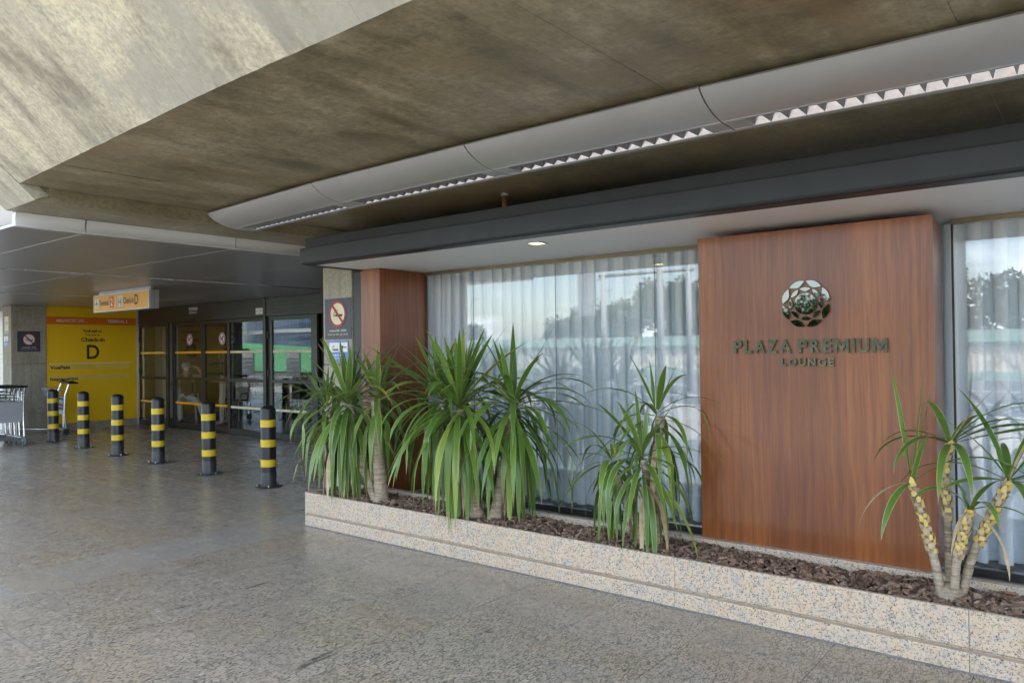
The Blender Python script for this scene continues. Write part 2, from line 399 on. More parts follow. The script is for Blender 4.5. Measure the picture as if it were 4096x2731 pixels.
ORANGE = pm('orange_film', (.78, .18, .015), None, 2, .42, .05, obj=False)
YPALE = pm('pale_yellow_film', (.80, .56, .09), None, 2, .45, .05, obj=False)
PBLACK = pm('black_print', (.018, .015, .013), (.025, .02, .018), 9, .5, .05)
PWHITE = pm('white_print', (.80, .80, .79), (.74, .74, .73), 9, .5, .05)
PGREY = pm('grey_print', (.42, .44, .48), None, 9, .5, .05)
NAVY = pm('navy_board', (.050, .056, .085), (.056, .062, .092), 6, .45, .06)
CREAM = pm('cream_print', (.78, .72, .50), None, 8, .5, .05)
RED = pm('red_print', (.34, .03, .035), (.30, .028, .032), 8, .5, .05)
REDS = pm('orange_red_print', (.68, .10, .04), None, 8, .5, .05)
BLUE = pm('blue_board', (.10, .23, .58), (.11, .25, .60), 8, .45, .05)
SIGNY = pm('sign_yellow', (.74, .36, .010), (.71, .345, .009), 4, .35, .05)
SIGNG = pm('sign_grey', (.40, .41, .43), (.36, .37, .39), 5, .4, .06, metal=.3)
RUBBER = pm('black_rubber', (.013, .013, .015), (.019, .019, .021), 10, .36, .1, bmp=.1, spec=.4)
BAND = pm('yellow_band', (.70, .50, .020), (.62, .43, .018), 14, .38, .1)
SCUFF = pm('scuffed_base', (.022, .022, .024), (.05, .05, .052), 22, .45, .12, bmp=.1)
ZINC = pm('zinc', (.55, .55, .56), (.42, .42, .44), 20, .35, .12, metal=.85)
CHROME = pm('chrome_tube', (.62, .63, .65), (.52, .53, .55), 12, .2, .08, metal=.9)
TROLLEYP = pm('trolley_panel', (.36, .38, .41), (.33, .35, .38), 6, .45, .08)
DARKP = pm('dark_panel', (.030, .030, .034), (.036, .036, .04), 8, .4, .06)
TYRE = pm('grey_tyre', (.16, .165, .175), (.13, .135, .145), 18, .6, .1, bmp=.1)
ASPH = pm('asphalt', (.085, .085, .088), (.065, .065, .068), 6, .85, .05, bmp=.3, obj=False, dist=.01)
KERB = pm('kerb_concrete', (.40, .39, .36), (.33, .32, .30), 5, .8, .06, bmp=.2, obj=False)
LINEW = pm('road_paint', (.78, .78, .76), (.66, .66, .64), 6, .6, .06, obj=False)
GRASS = pm('verge_grass', (.07, .11, .03), (.11, .13, .045), 2, .9, .05, bmp=.4, obj=False, dist=.03)
GREENP = pm('green_sheet', (.10, .30, .14), (.085, .26, .12), 1.2, .5, .08, obj=False)
GREENL = pm('pale_green_sheet', (.30, .42, .34), (.26, .37, .30), 1.2, .55, .08, obj=False)
CREAMS = pm('cream_sheet', (.62, .56, .46), (.55, .50, .41), 1.5, .55, .08, obj=False)
BARK = None
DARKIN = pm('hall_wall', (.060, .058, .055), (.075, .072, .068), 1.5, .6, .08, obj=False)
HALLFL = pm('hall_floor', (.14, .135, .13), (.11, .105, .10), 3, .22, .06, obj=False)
TILEW = pm('white_tile', (.62, .63, .63), (.56, .57, .57), 5, .3, .08, obj=False)
CHAIRP = pm('chair_plastic', (.40, .38, .34), (.36, .34, .30), 6, .45, .06)

# ------------------------------------------------------------------ floor
TX, TY, X0, Y0 = .64, .32, -5.65, 1.90
fl = struct(MB().box(-40, 14, -8.0, 20, -.2, -.012).build('floor', pm('floor_joint', (.10, .095, .09), None, 8, .8, .05, obj=False)), 'polished granite paving of the covered walkway')
tmesh = None
def tile_mesh(m):
    g = .0015; mb = MB()
    a, b = TX-2*g, TY-2*g
    mb.box(-a/2, a/2, -b/2, b/2, -.02, 0); me = mb.mesh('tile', m); return me
tm, tml = tile_mesh(FLOOR), tile_mesh(FLOOR_L)
cells = []
for i in range(-40, 28):
    for j in range(-31, 58):
        cx, cy = X0+(i+.5)*TX, Y0+(j+.5)*TY
        if cx < -30 or cx > 12 or cy < -7.9 or cy > 14.4: continue
        if cx > -5.75 and cy > 4.9: continue
        ps = [proj((cx+dx*TX/2, cy+dy*TY/2, 0)) for dx, dy in ((-1, -1), (1, -1), (1, 1), (-1, 1))]
        ar = 0
        if all(ps) and cy < 7.99:
            if max(p[0] for p in ps) > 0 and min(p[0] for p in ps) < IW and min(p[1] for p in ps) < IH and max(p[1] for p in ps) > 1400:
                hid = (cy > 4.3 and cx > -5.8)
                if not hid: ar = abs(sum(ps[k][0]*ps[(k+1) % 4][1]-ps[(k+1) % 4][0]*ps[k][1] for k in range(4)))/2
        cells.append((ar, cx, cy, i))
cells.sort(reverse=True)
rest = MB()
for k, (ar, cx, cy, i) in enumerate(cells):
    dz = random.uniform(-.0004, .0004)
    if k < 300 and ar > 0:
        o = bpy.data.objects.new('tile', tml if i == -1 else tm); COL.objects.link(o); o.parent = fl; o.location = (cx, cy, dz)
    else:
        g = .0015
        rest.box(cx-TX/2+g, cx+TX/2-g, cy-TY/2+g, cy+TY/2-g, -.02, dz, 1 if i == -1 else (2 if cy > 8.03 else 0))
o = rest.build('tile_field', [FLOOR, FLOOR_L, HALLFL], fl); o['kind'] = 'stuff'

# ------------------------------------------------------------------ concrete ceiling, beam, slope
ZC, ZB, ZM = 2.784, 2.684, 2.58
TAN = .957
def edge_y(x):
    pts = [(-12, 2.1), (-5.863, 1.956), (-3.279, 1.822), (-1.836, 1.784), (4, 1.78)]
    for (a, b), (c, d) in zip(pts, pts[1:]):
        if x <= c: return b+(d-b)*(x-a)/(c-a)
    return 1.78
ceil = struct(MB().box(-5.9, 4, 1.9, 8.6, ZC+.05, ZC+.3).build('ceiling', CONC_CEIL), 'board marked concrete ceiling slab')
xs = [-5.925, -5.12, -3.93, -2.75, -1.58, -.42, .75, 1.95, 4]
for a, b in zip(xs, xs[1:]):
    for y0, y1 in ((None, 3.93), (3.93, 6.2), (6.2, 8.6)):
        g = .0005; mb = MB(); dz = random.uniform(-.0015, .0015)
        ya, yb = (edge_y(a), edge_y(b)) if y0 is None else (y0+g, y0+g)
        vs = [(a+g, ya, ZC+dz), (b-g, yb, ZC+dz), (b-g, y1-g, ZC+dz), (a+g, y1-g, ZC+dz)]
        vs += [(x, y, ZC+.05) for x, y, z in vs]
        mb.add(vs, [(0, 1, 2, 3), (4, 7, 6, 5), (0, 4, 5, 1), (1, 5, 6, 2), (2, 6, 7, 3), (3, 7, 4, 0)])
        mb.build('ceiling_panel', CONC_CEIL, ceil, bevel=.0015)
# slope rising outwards
slo = struct(MB().extr([(1.97, ZC+.25), (1.97+.02, 4.6), (.30, 4.6), (.40, 4.30)], -6.4, 4, axis='x').build('sloped_soffit', CONC_SLOPE), 'sloping concrete soffit with daylight painted into its paler tone')
def slope_panel(a, b, zlow, m=CONC_SLOPE, off=0., thick=.05, parent=slo, name='soffit_panel', ztop=4.3, rag=.0018):
    n = 28; vs = []; fs = []
    for i in range(n+1):
        x = a+(b-a)*i/n
        for z in (zlow+(rag*mnoise.noise((x*9, 1.7, 0))+rag*.6*mnoise.noise((x*31, 0, 4)) if rag else 0), ztop):
            y = edge_y(x)-(z-ZC)/TAN-off
            vs += [(x, y, z), (x, y+.04+thick, z+.04)]
    for i in range(n):
        k = 4*i; fs += [(k, k+2, k+6, k+4), (k+1, k+5, k+7, k+3), (k, k+4, k+5, k+1), (k+2, k+3, k+7, k+6)]
    fs += [(0, 1, 3, 2), (4*n, 4*n+2, 4*n+3, 4*n+1)]
    mb = MB(); mb.add(vs, fs); return mb.build(name, m, parent)
sx = [-5.885, -4.60, -3.36, -2.1, -.85, .4, 1.65, 4]
for a, b in zip(sx, sx[1:]): slope_panel(a+.001, b-.001, ZC-.002, off=random.uniform(-.002, .002))
beam = struct(MB().extr([(2.07, ZB), (8.0, ZB), (8.0, ZC+.2), (1.97, ZC+.2)], -6.49, -5.93, axis='x').build('ceiling_beam', CONC_CEIL), 'concrete cross beam under the ceiling')
slope_panel(-6.49, -5.891, ZB, off=.006, parent=slo)
struct(MB().box(-40, 14, .32, 20, 4.62, 5.4).build('light_block_slab', CONC_SLOPE), 'unseen slab added above the ceilings to stop light leaking in')  # added out of view so that no light leaks in from above

# ------------------------------------------------------------------ metal ceiling bay on the left
mc = struct(MB().box(-24, -6.56, 2.2, 9, ZM+.06, ZM+.3).build('metal_ceiling', DARKIN), 'satin metal sheet ceiling over the entrance')
ys = [2.13, 2.64, 3.98, 5.32, 6.66, 8.03]
lx = [(-9.93, -9.79), (-13.77, -13.63)]
for y0, y1 in zip(ys, ys[1:]):
    for a, b in ((-24, lx[1][0]), (lx[1][1], lx[0][0]), (lx[0][1], -6.505)):
        MB().box(a, b, y0+.002, y1-.002, ZM, ZM+.02).build('ceiling_panel', ALU_CEIL, mc, bevel=.002)
    # pale curved edge trim
    pr = [(-6.50, ZM-.002)]
    for k in range(9):
        t = k/8; pr.append((-6.492+.0-.018*math.sin(math.pi*t), ZM-.002+t*(ZB-ZM)))
    pr += [(-6.56, ZB), (-6.56, ZM-.002)]
    MB().extr([(p[0]-.0, p[1]) for p in pr], y0+.006, y1-.006, axis='y').build('edge_trim', ALU_PALE, mc, smooth=True, auto=40)
MB().box(-6.60, -6.57, 2.15, 8, ZM+.01, ZB+.02).build('trim_backing', DARKIN, mc)
sa = [-6.515, -7.9, -9.6, -11.3, -13.0, -14.7, -17, -24]
for b, a in zip(sa, sa[1:]):
    slope_panel(a+.004, b-.004, ZM, ALU_PALE, off=-.05, parent=mc, name='sloped_panel', rag=0)
def strip_light(x0, x1, y0, y1, lab):
    t = thing('recessed_strip_light', lab, 'ceiling light', ((x0+x1)/2, y0, ZM))
    MB().box(x0, x1, y0, y1, ZM+.035, ZM+.05).build('reflector', REFL, t)
    h = MB()
    h.box(x0, x0+.008, y0, y1, ZM-.003, ZM+.05); h.box(x1-.008, x1, y0, y1, ZM-.003, ZM+.05)
    h.build('frame', ALU, t)
    y = y0+.05
    lv = MB()
    while y < y1-.02:
        lv.add([(x0+.009, y-.012, ZM+.03), (x1-.009, y-.012, ZM+.03), (x1-.009, y+.012, ZM+.03), (x0+.009, y+.012, ZM+.03), (x0+.009, y, ZM), (x1-.009, y, ZM)], [(0, 1, 5, 4), (2, 3, 4, 5), (0, 4, 3), (1, 2, 5)])
        y += .085
    o = lv.build('louvre_blades', LOUVRE, t); o['kind'] = 'stuff'
    for yy in (y0+1.22, y0+2.44):
        if yy < y1: MB().box(x0+.004, x1-.004, yy-.04, yy+.04, ZM-.004, ZM+.01).build('joint_plate', ALU, t)
strip_light(lx[0][0], lx[0][1], 2.7, 6.74, 'near recessed louvred light strip in the metal ceiling')
strip_light(lx[1][0], lx[1][1], 3.2, 7.3, 'far recessed louvred light strip above the yellow wall')

# ------------------------------------------------------------------ curved ceiling light in segments
LP = [(-5.88, 3.336), (-4.294, 3.206), (-2.844, 3.169), (-1.418, 3.156), (.32, 3.20)]
LABL = ['leftmost short segment of the curved aluminium ceiling light', 'second curved ceiling light segment from the left end', 'third curved ceiling light segment, above the wood pilaster', 'nearest, largest curved ceiling light segment at the right']
LABL[2] = 'third curved ceiling light segment, left of the nearest one'
for i in range(4):
    (xa, ya), (xb, yb) = LP[i], LP[i+1]
    t = thing('curved_ceiling_light', LABL[i], 'ceiling light', (xa, ya, ZC), group='curved ceiling light run')
    def Q(x, dy, z): return (x, ya+(yb-ya)*(x-xa)/(xb-xa)+dy, z)
    x0, x1 = xa+.004, xb-.004
    pr = [(0, 2.752), (.028, 2.727), (.062, 2.705), (.11, 2.684), (.16, 2.669), (.205, 2.660), (.245, 2.656)]
    mb = MB(); n = len(pr)
    back = [(p[0]+.01, p[1]+.012) for p in pr]
    vs = [Q(x, *p) for x in (x0, x1) for p in pr+back[::-1]]; m = 2*n
    mb.add(vs, [(k, (k+1) % m, m+(k+1) % m, m+k) for k in range(m)]+[tuple(range(m)), tuple(range(m, 2*m))])
    mb.build('housing', ALU, t, smooth=True, auto=35)
    la, lb = x0+.10, x1-.10
    mb = MB()
    for (p, q, z0, z1, u, v) in ((.245, .262, 2.654, 2.70, x0, x1), (.395, .425, 2.652, 2.70, x0, x1), (.425, .452, 2.658, 2.70, x0, x1)):
        vs = [Q(x, d, z) for z in (z0, z1) for d in (p, q) for x in (u, v)]
        mb.add(vs, [(0, 2, 3, 1), (4, 5, 7, 6), (0, 1, 5, 4), (2, 6, 7, 3), (0, 4, 6, 2), (1, 3, 7, 5)])
    for u, v in ((x0, la), (lb, x1)):
        vs = [Q(x, d, z) for z in (2.6535, 2.70) for d in (.262, .395) for x in (u, v)]
        mb.add(vs, [(0, 2, 3, 1), (4, 5, 7, 6), (0, 1, 5, 4), (2, 6, 7, 3), (0, 4, 6, 2), (1, 3, 7, 5)])
    mb.build('rail', ALU, t)
    mb = MB()
    vs = [Q(x, d, z) for z in (2.712, 2.72) for d in (.262, .395) for x in (la, lb)]
    mb.add(vs, [(0, 2, 3, 1), (4, 5, 7, 6), (0, 1, 5, 4), (2, 6, 7, 3), (0, 4, 6, 2), (1, 3, 7, 5)])
    mb.build('reflector', REFL, t)
    for d0, d1 in ((.3945, .372), (.2625, .285)):
        mb = MB(); mb.add([Q(la, d0, 2.656), Q(lb, d0, 2.656), Q(lb, d1, 2.711), Q(la, d1, 2.711)], [(0, 1, 2, 3)]); mb.build('side_reflector', MIRR_L, t)
    nb = max(10, int((lb-la)/.08)); first = None
    for k in range(nb+1):
        x = la+(lb-la)*k/nb; mb = MB(); e = .015
        vs = [Q(x-e, .264, 2.708), Q(x+e, .264, 2.708), Q(x+e, .393, 2.708), Q(x-e, .393, 2.708), Q(x, .264, 2.656), Q(x, .393, 2.656)]
        mb.add(vs, [(0, 3, 5, 4), (1, 4, 5, 2), (0, 4, 1), (3, 2, 5), (0, 1, 2, 3)])
        mb.build('louvre_blade', LOUVRE, t)
    MB().box(xa+.3, xa+.34, ya+.2, ya+.24, 2.70, ZC).build('bracket', ALU, t)
    MB().box(xb-.34, xb-.3, yb+.2, yb+.24, 2.70, ZC).build('bracket', ALU, t)
pp = at_z(2018, 778, ZC)
t = thing('pipe_stub', 'short rusty pipe stub hanging from the ceiling above the dark beam', 'pipe', pp)
MB().tube([(pp.x, pp.y, ZC), (pp.x, pp.y, 2.62)], .022, 12).build('pipe', pm('rusty_copper', (.26, .11, .05), (.18, .08, .04), 30, .5, .1, metal=.4), t, smooth=True)
MB().lathe([(.03, ZC-.012), (.03, ZC)], 16, c=(pp.x, pp.y, 0)).build('collar', ZINC, t)

# ------------------------------------------------------------------ lounge: canopy, soffit, posts
ZS = 2.375; YG = 5.42; YW = 4.80; XR = 3.2
t = thing('lounge_canopy', 'charcoal steel canopy edge with white soffit along the lounge front', 'canopy', (-5.71, 4.13, 0))
pr = [(4.13, 2.40), (4.138, 2.386), (4.152, 2.378), (4.245, 2.372), (4.245, 2.50), (4.20, 2.521), (4.13, 2.521)]
MB().extr(pr, -5.71, XR, axis='x').build('lower_beam', STEEL_D, t, bevel=.003)
MB().extr([(4.20, 2.5235), (4.30, 2.5235), (4.30, 2.618), (4.20, 2.618)], -5.722, XR, axis='x').build('upper_beam', STEEL_D, t, bevel=.003)
MB().box(-5.708, -5.640, 4.2475, 4.90, 2.367, 2.50).build('end_beam', STEEL_D, t, bevel=.003)
MB().box(-5.6385, XR, 4.2475, YG+.3, ZS, ZS+.02).build('soffit', SOFFIT, t)
MB().box(-5.6, XR, 4.32, 8, 2.50, 2.60).build('roof_deck', STEEL_D, t)
MB().box(-5.790, -5.672, 4.815, 4.93, 0, 2.364).build('post', STEEL_D, t, bevel=.003)
# downlight
p = at_z(2147, 971, ZS)
t = thing('downlight', 'small lit square downlight in the white soffit', 'downlight', (p.x, p.y, ZS))
mb = MB(); s = .062
for a0, a1, b0, b1 in ((-s, s, -s, -s+.016), (-s, s, s-.016, s), (-s, -s+.016, -s+.016, s-.016), (s-.016, s, -s+.016, s-.016)): mb.box(p.x+a0, p.x+a1, p.y+b0, p.y+b1, ZS-.008, ZS-.0005)
mb.build('frame', ZINC, t)
m, nt, b = newmat('warm_lamp'); setin(nt, b, Base_Color=(.9, .8, .6), Emission_Color=mixc(nt, noi(nt, coords(nt), 30, 2), (1, .68, .25), (1, .80, .42)), Emission_Strength=2.2)
MB().box(p.x-s+.017, p.x+s-.017, p.y-s+.017, p.y+s-.017, ZS-.004, ZS-.001).build('lamp', m, t)
# wood pilaster and panel
t = thing('wood_pilaster', 'narrow glossy mahogany pilaster beside the concrete column', 'pilaster', (-5.53, YW, .2))
MB().box(-5.668, -5.40, YW, YG+.02, .21, ZS-.003).build('veneer', WOOD, t, bevel=.003)
MB().box(-5.66, -5.41, YW+.03, YG, .19, .209).build('plinth', KERB, t)
pn = thing('wood_sign_panel', 'large mahogany veneer wall panel carrying the lounge name', 'wall panel', (-1.47, YW, .3))
MB().extr([(-2.181, YW), (-.766, YW), (-.816, YG-.02), (-2.181, YG-.02)], .30, 2.327, axis='z').build('veneer', WOOD, pn, bevel=.003)
MB().box(-2.15, -.88, YW+.42, YG, 2.3275, ZS-.002).build('spacer', STEEL_D, pn)
m, nt, b = newmat('black_mirror'); setin(nt, b, Base_Color=mixc(nt, noi(nt, coords(nt), 4, 2), (.085, .088, .07), (.11, .112, .09)), Metallic=1.0, Roughness=.08)
bump(nt, b, noi(nt, coords(nt), 14, 1), .14, .006); MIRR = m
m, nt, b = newmat('black_mirror_flat'); setin(nt, b, Base_Color=mixc(nt, noi(nt, coords(nt), 4, 2), (.17, .18, .17), (.20, .21, .20)), Metallic=1.0, Roughness=.02)
MIRF = m
PL = Plane((0, YW, 0), (1, 0, 0), (0, 0, 1))
LX, LZ = -1.468, 1.853
def lens(cx, cz, r, ang, half, bulge_in, bulge_out, n=14):
    # petal between two arcs centred on the ring radius r
    pts = []
    for k in range(n+1):
        a = -half+2*half*k/n; rr = r+bulge_out*(1-(a/half)**2); pts.append((cx+rr*math.sin(ang+a), cz+rr*math.cos(ang+a)))
    for k in range(1, n):
        a = half-2*half*k/n; rr = r-bulge_in*(1-(a/half)**2); pts.append((cx+rr*math.sin(ang+a), cz+rr*math.cos(ang+a)))
    return pts
def plate(name, poly, mat, parent, d0=.008, d1=.018):
    mb = MB(); n = len(poly)
    vs = [PL.P(a, b, d0) for a, b in poly]+[PL.P(a, b, d1) for a, b in poly]
    mb.add(vs, [tuple(range(n)), tuple(range(n, 2*n))]+[(k, (k+1) % n, n+(k+1) % n, n+k) for k in range(n)]); return mb.build(name, mat, parent)
plate('logo_disc', disc(LX, LZ, .0675, 40), MIRF, pn)
for k in range(8): plate('logo_petal', lens(LX, LZ, .098, math.pi*2*k/8, .345, .020, .004), MIRF, pn)
for k in range(8): plate('logo_petal', lens(LX, LZ, .1395, math.pi*2*(k+.5)/8, .355, .030, .009), MIRF, pn)
# letters one by one
def letters(word, a0, a1, b0, b1, bold, widths):
    tot = sum(widths[c] for c in word)+.25*(len(word)-1); sc = (a1-a0)/tot; a = a0
    for c in word:
        wd = widths[c]*sc
        if c == 'M': plate('letter', [(a+u*wd, b0+v*(b1-b0)) for u, v in ((0, 0), (0, 1), (.22, 1), (.5, .44), (.78, 1), (1, 1), (1, 0), (.81, 0), (.81, .62), (.56, .14), (.44, .14), (.19, .62), (.19, 0))], MIRR, pn, .0075, .0195)
        elif c != ' ': text(c, PL, a, b0, wd, b1-b0, MIRR, pn, bold*(.2 if c == 'M' else 1), depth=.012, layer=5, name='letter')
        a += wd+.25*sc
WD = dict(P=.70, L=.60, A=.90, Z=.74, R=.74, E=.62, M=1.05, I=.20, U=.78, O=.92, N=.84, G=.86); WD[' '] = .10
letters('PLAZA PREMIUM', -1.930, -1.006, 1.548, 1.633, .028, WD)
letters('LOUNGE', -1.624, -1.304, 1.467, 1.516, .035, WD)
# windows
def window(x0, x1, joints, lab):
    t = thing('lounge_window', lab, 'window', ((x0+x1)/2, YG, .2))
    xs = [x0]+joints+[x1]
    for a, b in zip(xs, xs[1:]): MB().box(a+.0015, b-.0015, YG, YG+.010, .215, ZS-.032).build('pane', GLASS_WIN, t)
    for j in joints: MB().box(j-.0012, j+.0012, YG+.001, YG+.009, .215, ZS-.032).build('joint', GREYFR, t)
    MB().box(x0, x1, YG-.02, YG+.04, ZS-.0315, ZS-.001).build('track', TRACK, t)
    MB().box(x0, x1, YG-.03, YG+.06, .17, .2145).build('sill', GREYFR, t)
    MB().box(x0, x0+.012, YG-.015, YG-.001, .2155, ZS-.033).build('jamb', GREYFR, t)
window(-5.398, -2.183, [-4.770, -3.807, -2.839], 'wide frameless window left of the wood panel, white curtain behind')
window(-.764, XR, [.42, 1.5], 'frameless window at the right edge beside the wood panel')
def curtain(x0, x1, lab, seed):
    rnd = random.Random(seed); nx = int((x1-x0)/.008); zs = [.235, .30, .345, .3455, .6, 1.0, 1.5, 2.0, 2.36]
    prof = []; ph = 0; x = x0
    while x < x1:
        P = .135+.045*mnoise.noise((x*1.7, seed, 0))
        A = .042*(1+.7*mnoise.noise((x*2.3, 3, seed)))
        for k in range(16):
            q = k/16*2*math.pi
            prof.append((x+P*k/16+.30*P*math.sin(2*q)*.55, A*math.cos(q)+.006*math.sin(3*q)))
        x += P
    vs = []; fs = []
    for j, z in enumerate(zs):
        for x, d in prof:
            k = 1-.25*z/2.4
            w_ = .010*mnoise.noise((x*5, z*1.1, seed))
            zz = z+(.012*mnoise.noise((x*9, 0, seed)) if j == 0 else 0)
            vs.append((x+.015*mnoise.noise((x*2, z*.7, seed+5)), YG+.115+d*k*1.0+w_+(.0015 if j <= 2 else 0)*-1, zz))
    n = len(prof)
    for j in range(len(zs)-1):
        for i in range(n-1): fs.append((j*n+i, j*n+i+1, (j+1)*n+i+1, (j+1)*n+i))
    mb = MB(); mb.add(vs, fs); o = mb.build('curtain', CURTAIN, None, smooth=True); return tag(o, lab, 'curtain')
curtain(-5.57, -2.10, 'long pale blue sheer curtain behind the left window', 3)
curtain(-.98, XR, 'pale blue sheer curtain behind the right window', 9)
# lounge room shell
ROOMW = pm('lounge_wall', (.72, .70, .66), (.68, .66, .62), 1.5, .7, .05, obj=False)
room = struct(MB().box(-5.66, XR, 6.9, 7.0, 0, 2.5).build('lounge_room', ROOMW), 'dim room behind the lounge curtains')
MB().box(-5.60, XR, YG+.065, 6.9, .10, .168).build('room_floor', ROOMW, room)
MB().box(-5.668, -5.60, YG+.03, 8, 0, 2.37).build('side_wall', ROOMW, room)
MB().box(XR, XR+.1, YG-1.2, 8, 0, 2.37).build('side_wall', ROOMW, room)
MB().box(-5.66, XR, 4.81, YG+.05, .02, .16).build('recess_floor', KERB, room)

# ------------------------------------------------------------------ planter
YP = 4.227; ZP = .306
t = thing('granite_planter', 'long low cream granite planter in front of the lounge', 'planter', (-5.78, YP, 0))
GROOVE = pm('groove_brown', (.30, .235, .165), (.20, .155, .11), 9, .7, .08, bmp=.2, obj=False)  # brown strip, darker than the granite, along the groove bottom
def front_profile():
    return [(YP, 0.0), (YP, .083), (YP+.009, .092), (YP+.012, .103), (YP+.009, .114), (YP, .123), (YP, ZP), (YP+.022, ZP), (YP+.022, 0)]
fx = [-5.782, -4.465, -2.106, -.55, 1.2, XR]
for a, b in zip(fx, fx[1:]):
    o = MB().extr(front_profile(), a+.001, b-.001, axis='x').build('front_slab', GRANITE, t, bevel=.0012)
MB().extr([(YP+.0100, .0945), (YP+.0205, .0945), (YP+.0205, .1115), (YP+.0100, .1115)], -5.78, XR, axis='x').build('groove', GROOVE, t)
MB().box(-5.780, XR, YP+.0225, YP+.034, .02, ZP-.004).build('metal_liner', ALU, t)
MB().extr([(-5.804, 0), (-5.804, .086), (-5.796, .10), (-5.804, .116), (-5.804, ZP), (-5.784, ZP), (-5.784, 0)], YP+.003, 4.80, axis='y').build('end_slab', GRANITE, t, bevel=.001)
MB().box(-5.783, -5.775, YP+.036, 4.738, .02, ZP-.002).build('end_liner', ALU, t)
for a, b in zip([-5.78, -4.1, -2.3, -.7, 1.0], [-4.1, -2.3, -.7, 1.0, XR]): MB().box(a+.001, b-.001, 4.742, 4.797, .02, .312).build('back_ledge', GRANITE, t, bevel=.002)
MB().box(-5.775, XR, YP+.036, 4.741, .02, .235).build('soil', pm('soil', (.035, .025, .018), (.05, .035, .025), 20, .95, .03, bmp=.4, obj=False), t)
MB().box(-5.80, XR, YP-.012, YP-.0005, .0006, .006).build('grout_line', pm('grout', (.14, .14, .14), (.2, .2, .2), 15, .8, .06, obj=False), t)

# bark chips (one mass)
def bark_mat():
    m, nt, b = newmat('bark_chips')
    at = N(nt, 'ShaderNodeAttribute', attribute_name='chip').outputs['Fac']
    v = coords(nt)
    c = ramp(nt, at, [(0, (.09, .054, .034)), (.3, (.18, .11, .068)), (.55, (.27, .17, .112)), (.8, (.32, .235, .175)), (1, (.39, .22, .13))])
    g = noi(nt, coords(nt, (1, 1, 1)), 90, 4, .7)
    c = mixc(nt, ramp(nt, g, [(.4, 0), (.65, .6)]), c, (.025, .017, .013))
    setin(nt, b, Base_Color=c, Roughness=.62); bump(nt, b, g, .5, .004); return m
rb = random.Random(11); vs = []; fs = []; ch = []
for k in range(8200):
    x = rb.uniform(-5.75, 1.6); y = rb.uniform(YP+.045, 4.73)
    if x > .5 and rb.random() < .5: continue
    hz = .248+.034*rb.random()+.018*mnoise.noise((x*3, y*5, 0))+.016*(1-abs(y-4.45)/.28)
    L = rb.uniform(.012, .034)*(1.25 if rb.random() < .2 else 1); W = L*rb.uniform(.3, .6); T = rb.uniform(.003, .007)
    M = Matrix.Translation((x, y, hz)) @ Matrix.Rotation(rb.uniform(0, 6.28), 4, 'Z') @ Matrix.Rotation(rb.gauss(0, .42), 4, 'X') @ Matrix.Rotation(rb.gauss(0, .38), 4, 'Y')
    i = len(vs)
    base = [(-L, -W*rb.uniform(.2, .7)), (-L*.3, -W), (L*.6, -W*rb.uniform(.5, 1)), (L, W*rb.uniform(-.2, .4)), (L*.3, W), (-L*.7, W*rb.uniform(.4, .9))]
    for s_ in (-1, 1):
        for (a, b) in base:
            p = M @ Vector((a*(1 if s_ < 0 else .88), b*(1 if s_ < 0 else .85), s_*T+.002*math.sin(a*200+k))); 
            vs.append((p.x, min(max(p.y, YP+.037), 4.738), p.z))
    fs += [tuple(i+q for q in (6, 7, 8, 9, 10, 11))]+[(i+q, i+(q+1) % 6, i+6+(q+1) % 6, i+6+q) for q in range(6)]
    ch += [rb.random()]*7
me = bpy.data.meshes.new('bark_mulch'); me.from_pydata(vs, [], fs); me.materials.append(bark_mat())
a = me.attributes.new('chip', 'FLOAT', 'FACE'); a.data.foreach_set('value', ch)
o = bpy.data.objects.new('bark_mulch', me); COL.objects.link(o); o['kind'] = 'stuff'; tag(o, 'dark brown bark chips filling the granite planter', 'bark mulch')

# ------------------------------------------------------------------ yuccas
def leaf_mat(name, g1, g2, edge):
    m, nt, b = newmat(name)
    uv = N(nt, 'ShaderNodeUVMap').outputs[0]; sp = N(nt, 'ShaderNodeSeparateXYZ', {0: uv})
    u = math_(nt, 'ABSOLUTE', math_(nt, 'MULTIPLY_ADD', sp.outputs[0], 2, -1))
    rnd = N(nt, 'ShaderNodeObjectInfo').outputs['Random']
    st = noi(nt, N(nt, 'ShaderNodeMapping', {'Vector': uv, 'Scale': (14, .8, 1)}).outputs[0], 2, 3)
    c = mixc(nt, rnd, g1, g2)
    c = mixc(nt, ramp(nt, st, [(.35, 0), (.7, .55)]), c, tuple(x*1.7 for x in g1))
    c = mixc(nt, ramp(nt, u, [(.80, 0), (.93, edge)]), c, (.52, .52, .24))
    sp_ = noi(nt, coords(nt), 70, 3); c = mixc(nt, ramp(nt, sp_, [(.70, 0), (.74, .6)]), c, (.40, .36, .2))
    tip = ramp(nt, math_(nt, 'ADD', sp.outputs[1], math_(nt, 'MULTIPLY', rnd, .07)), [(.955, 0), (.98, 1)])
    c = mixc(nt, tip, c, (.34, .22, .11))
    setin(nt, b, Base_Color=c, Roughness=math_(nt, 'MULTIPLY_ADD', st, .2, .26)); b.inputs['Specular IOR Level'].default_value = .45
    tr = N(nt, 'ShaderNodeBsdfTranslucent', {0: mixc(nt, .5, c, (.16, .30, .04))}); mx = N(nt, 'ShaderNodeMixShader', {0: .18, 1: b.outputs[0], 2: tr.outputs[0]})
    nt.links.new(mx.outputs[0], nt.nodes['Material Output'].inputs[0]); return m
LEAF = leaf_mat('yucca_leaf', (.060, .130, .020), (.150, .255, .036), .45)
LEAF_V = leaf_mat('yucca_leaf_striped', (.066, .140, .026), (.155, .255, .042), .8)
LEAF_Y = leaf_mat('yucca_leaf_yellowing', (.18, .27, .035), (.27, .33, .055), .7)
DRYL = pm('dry_leaf', (.52, .42, .27), (.40, .28, .15), 30, .7, .08)
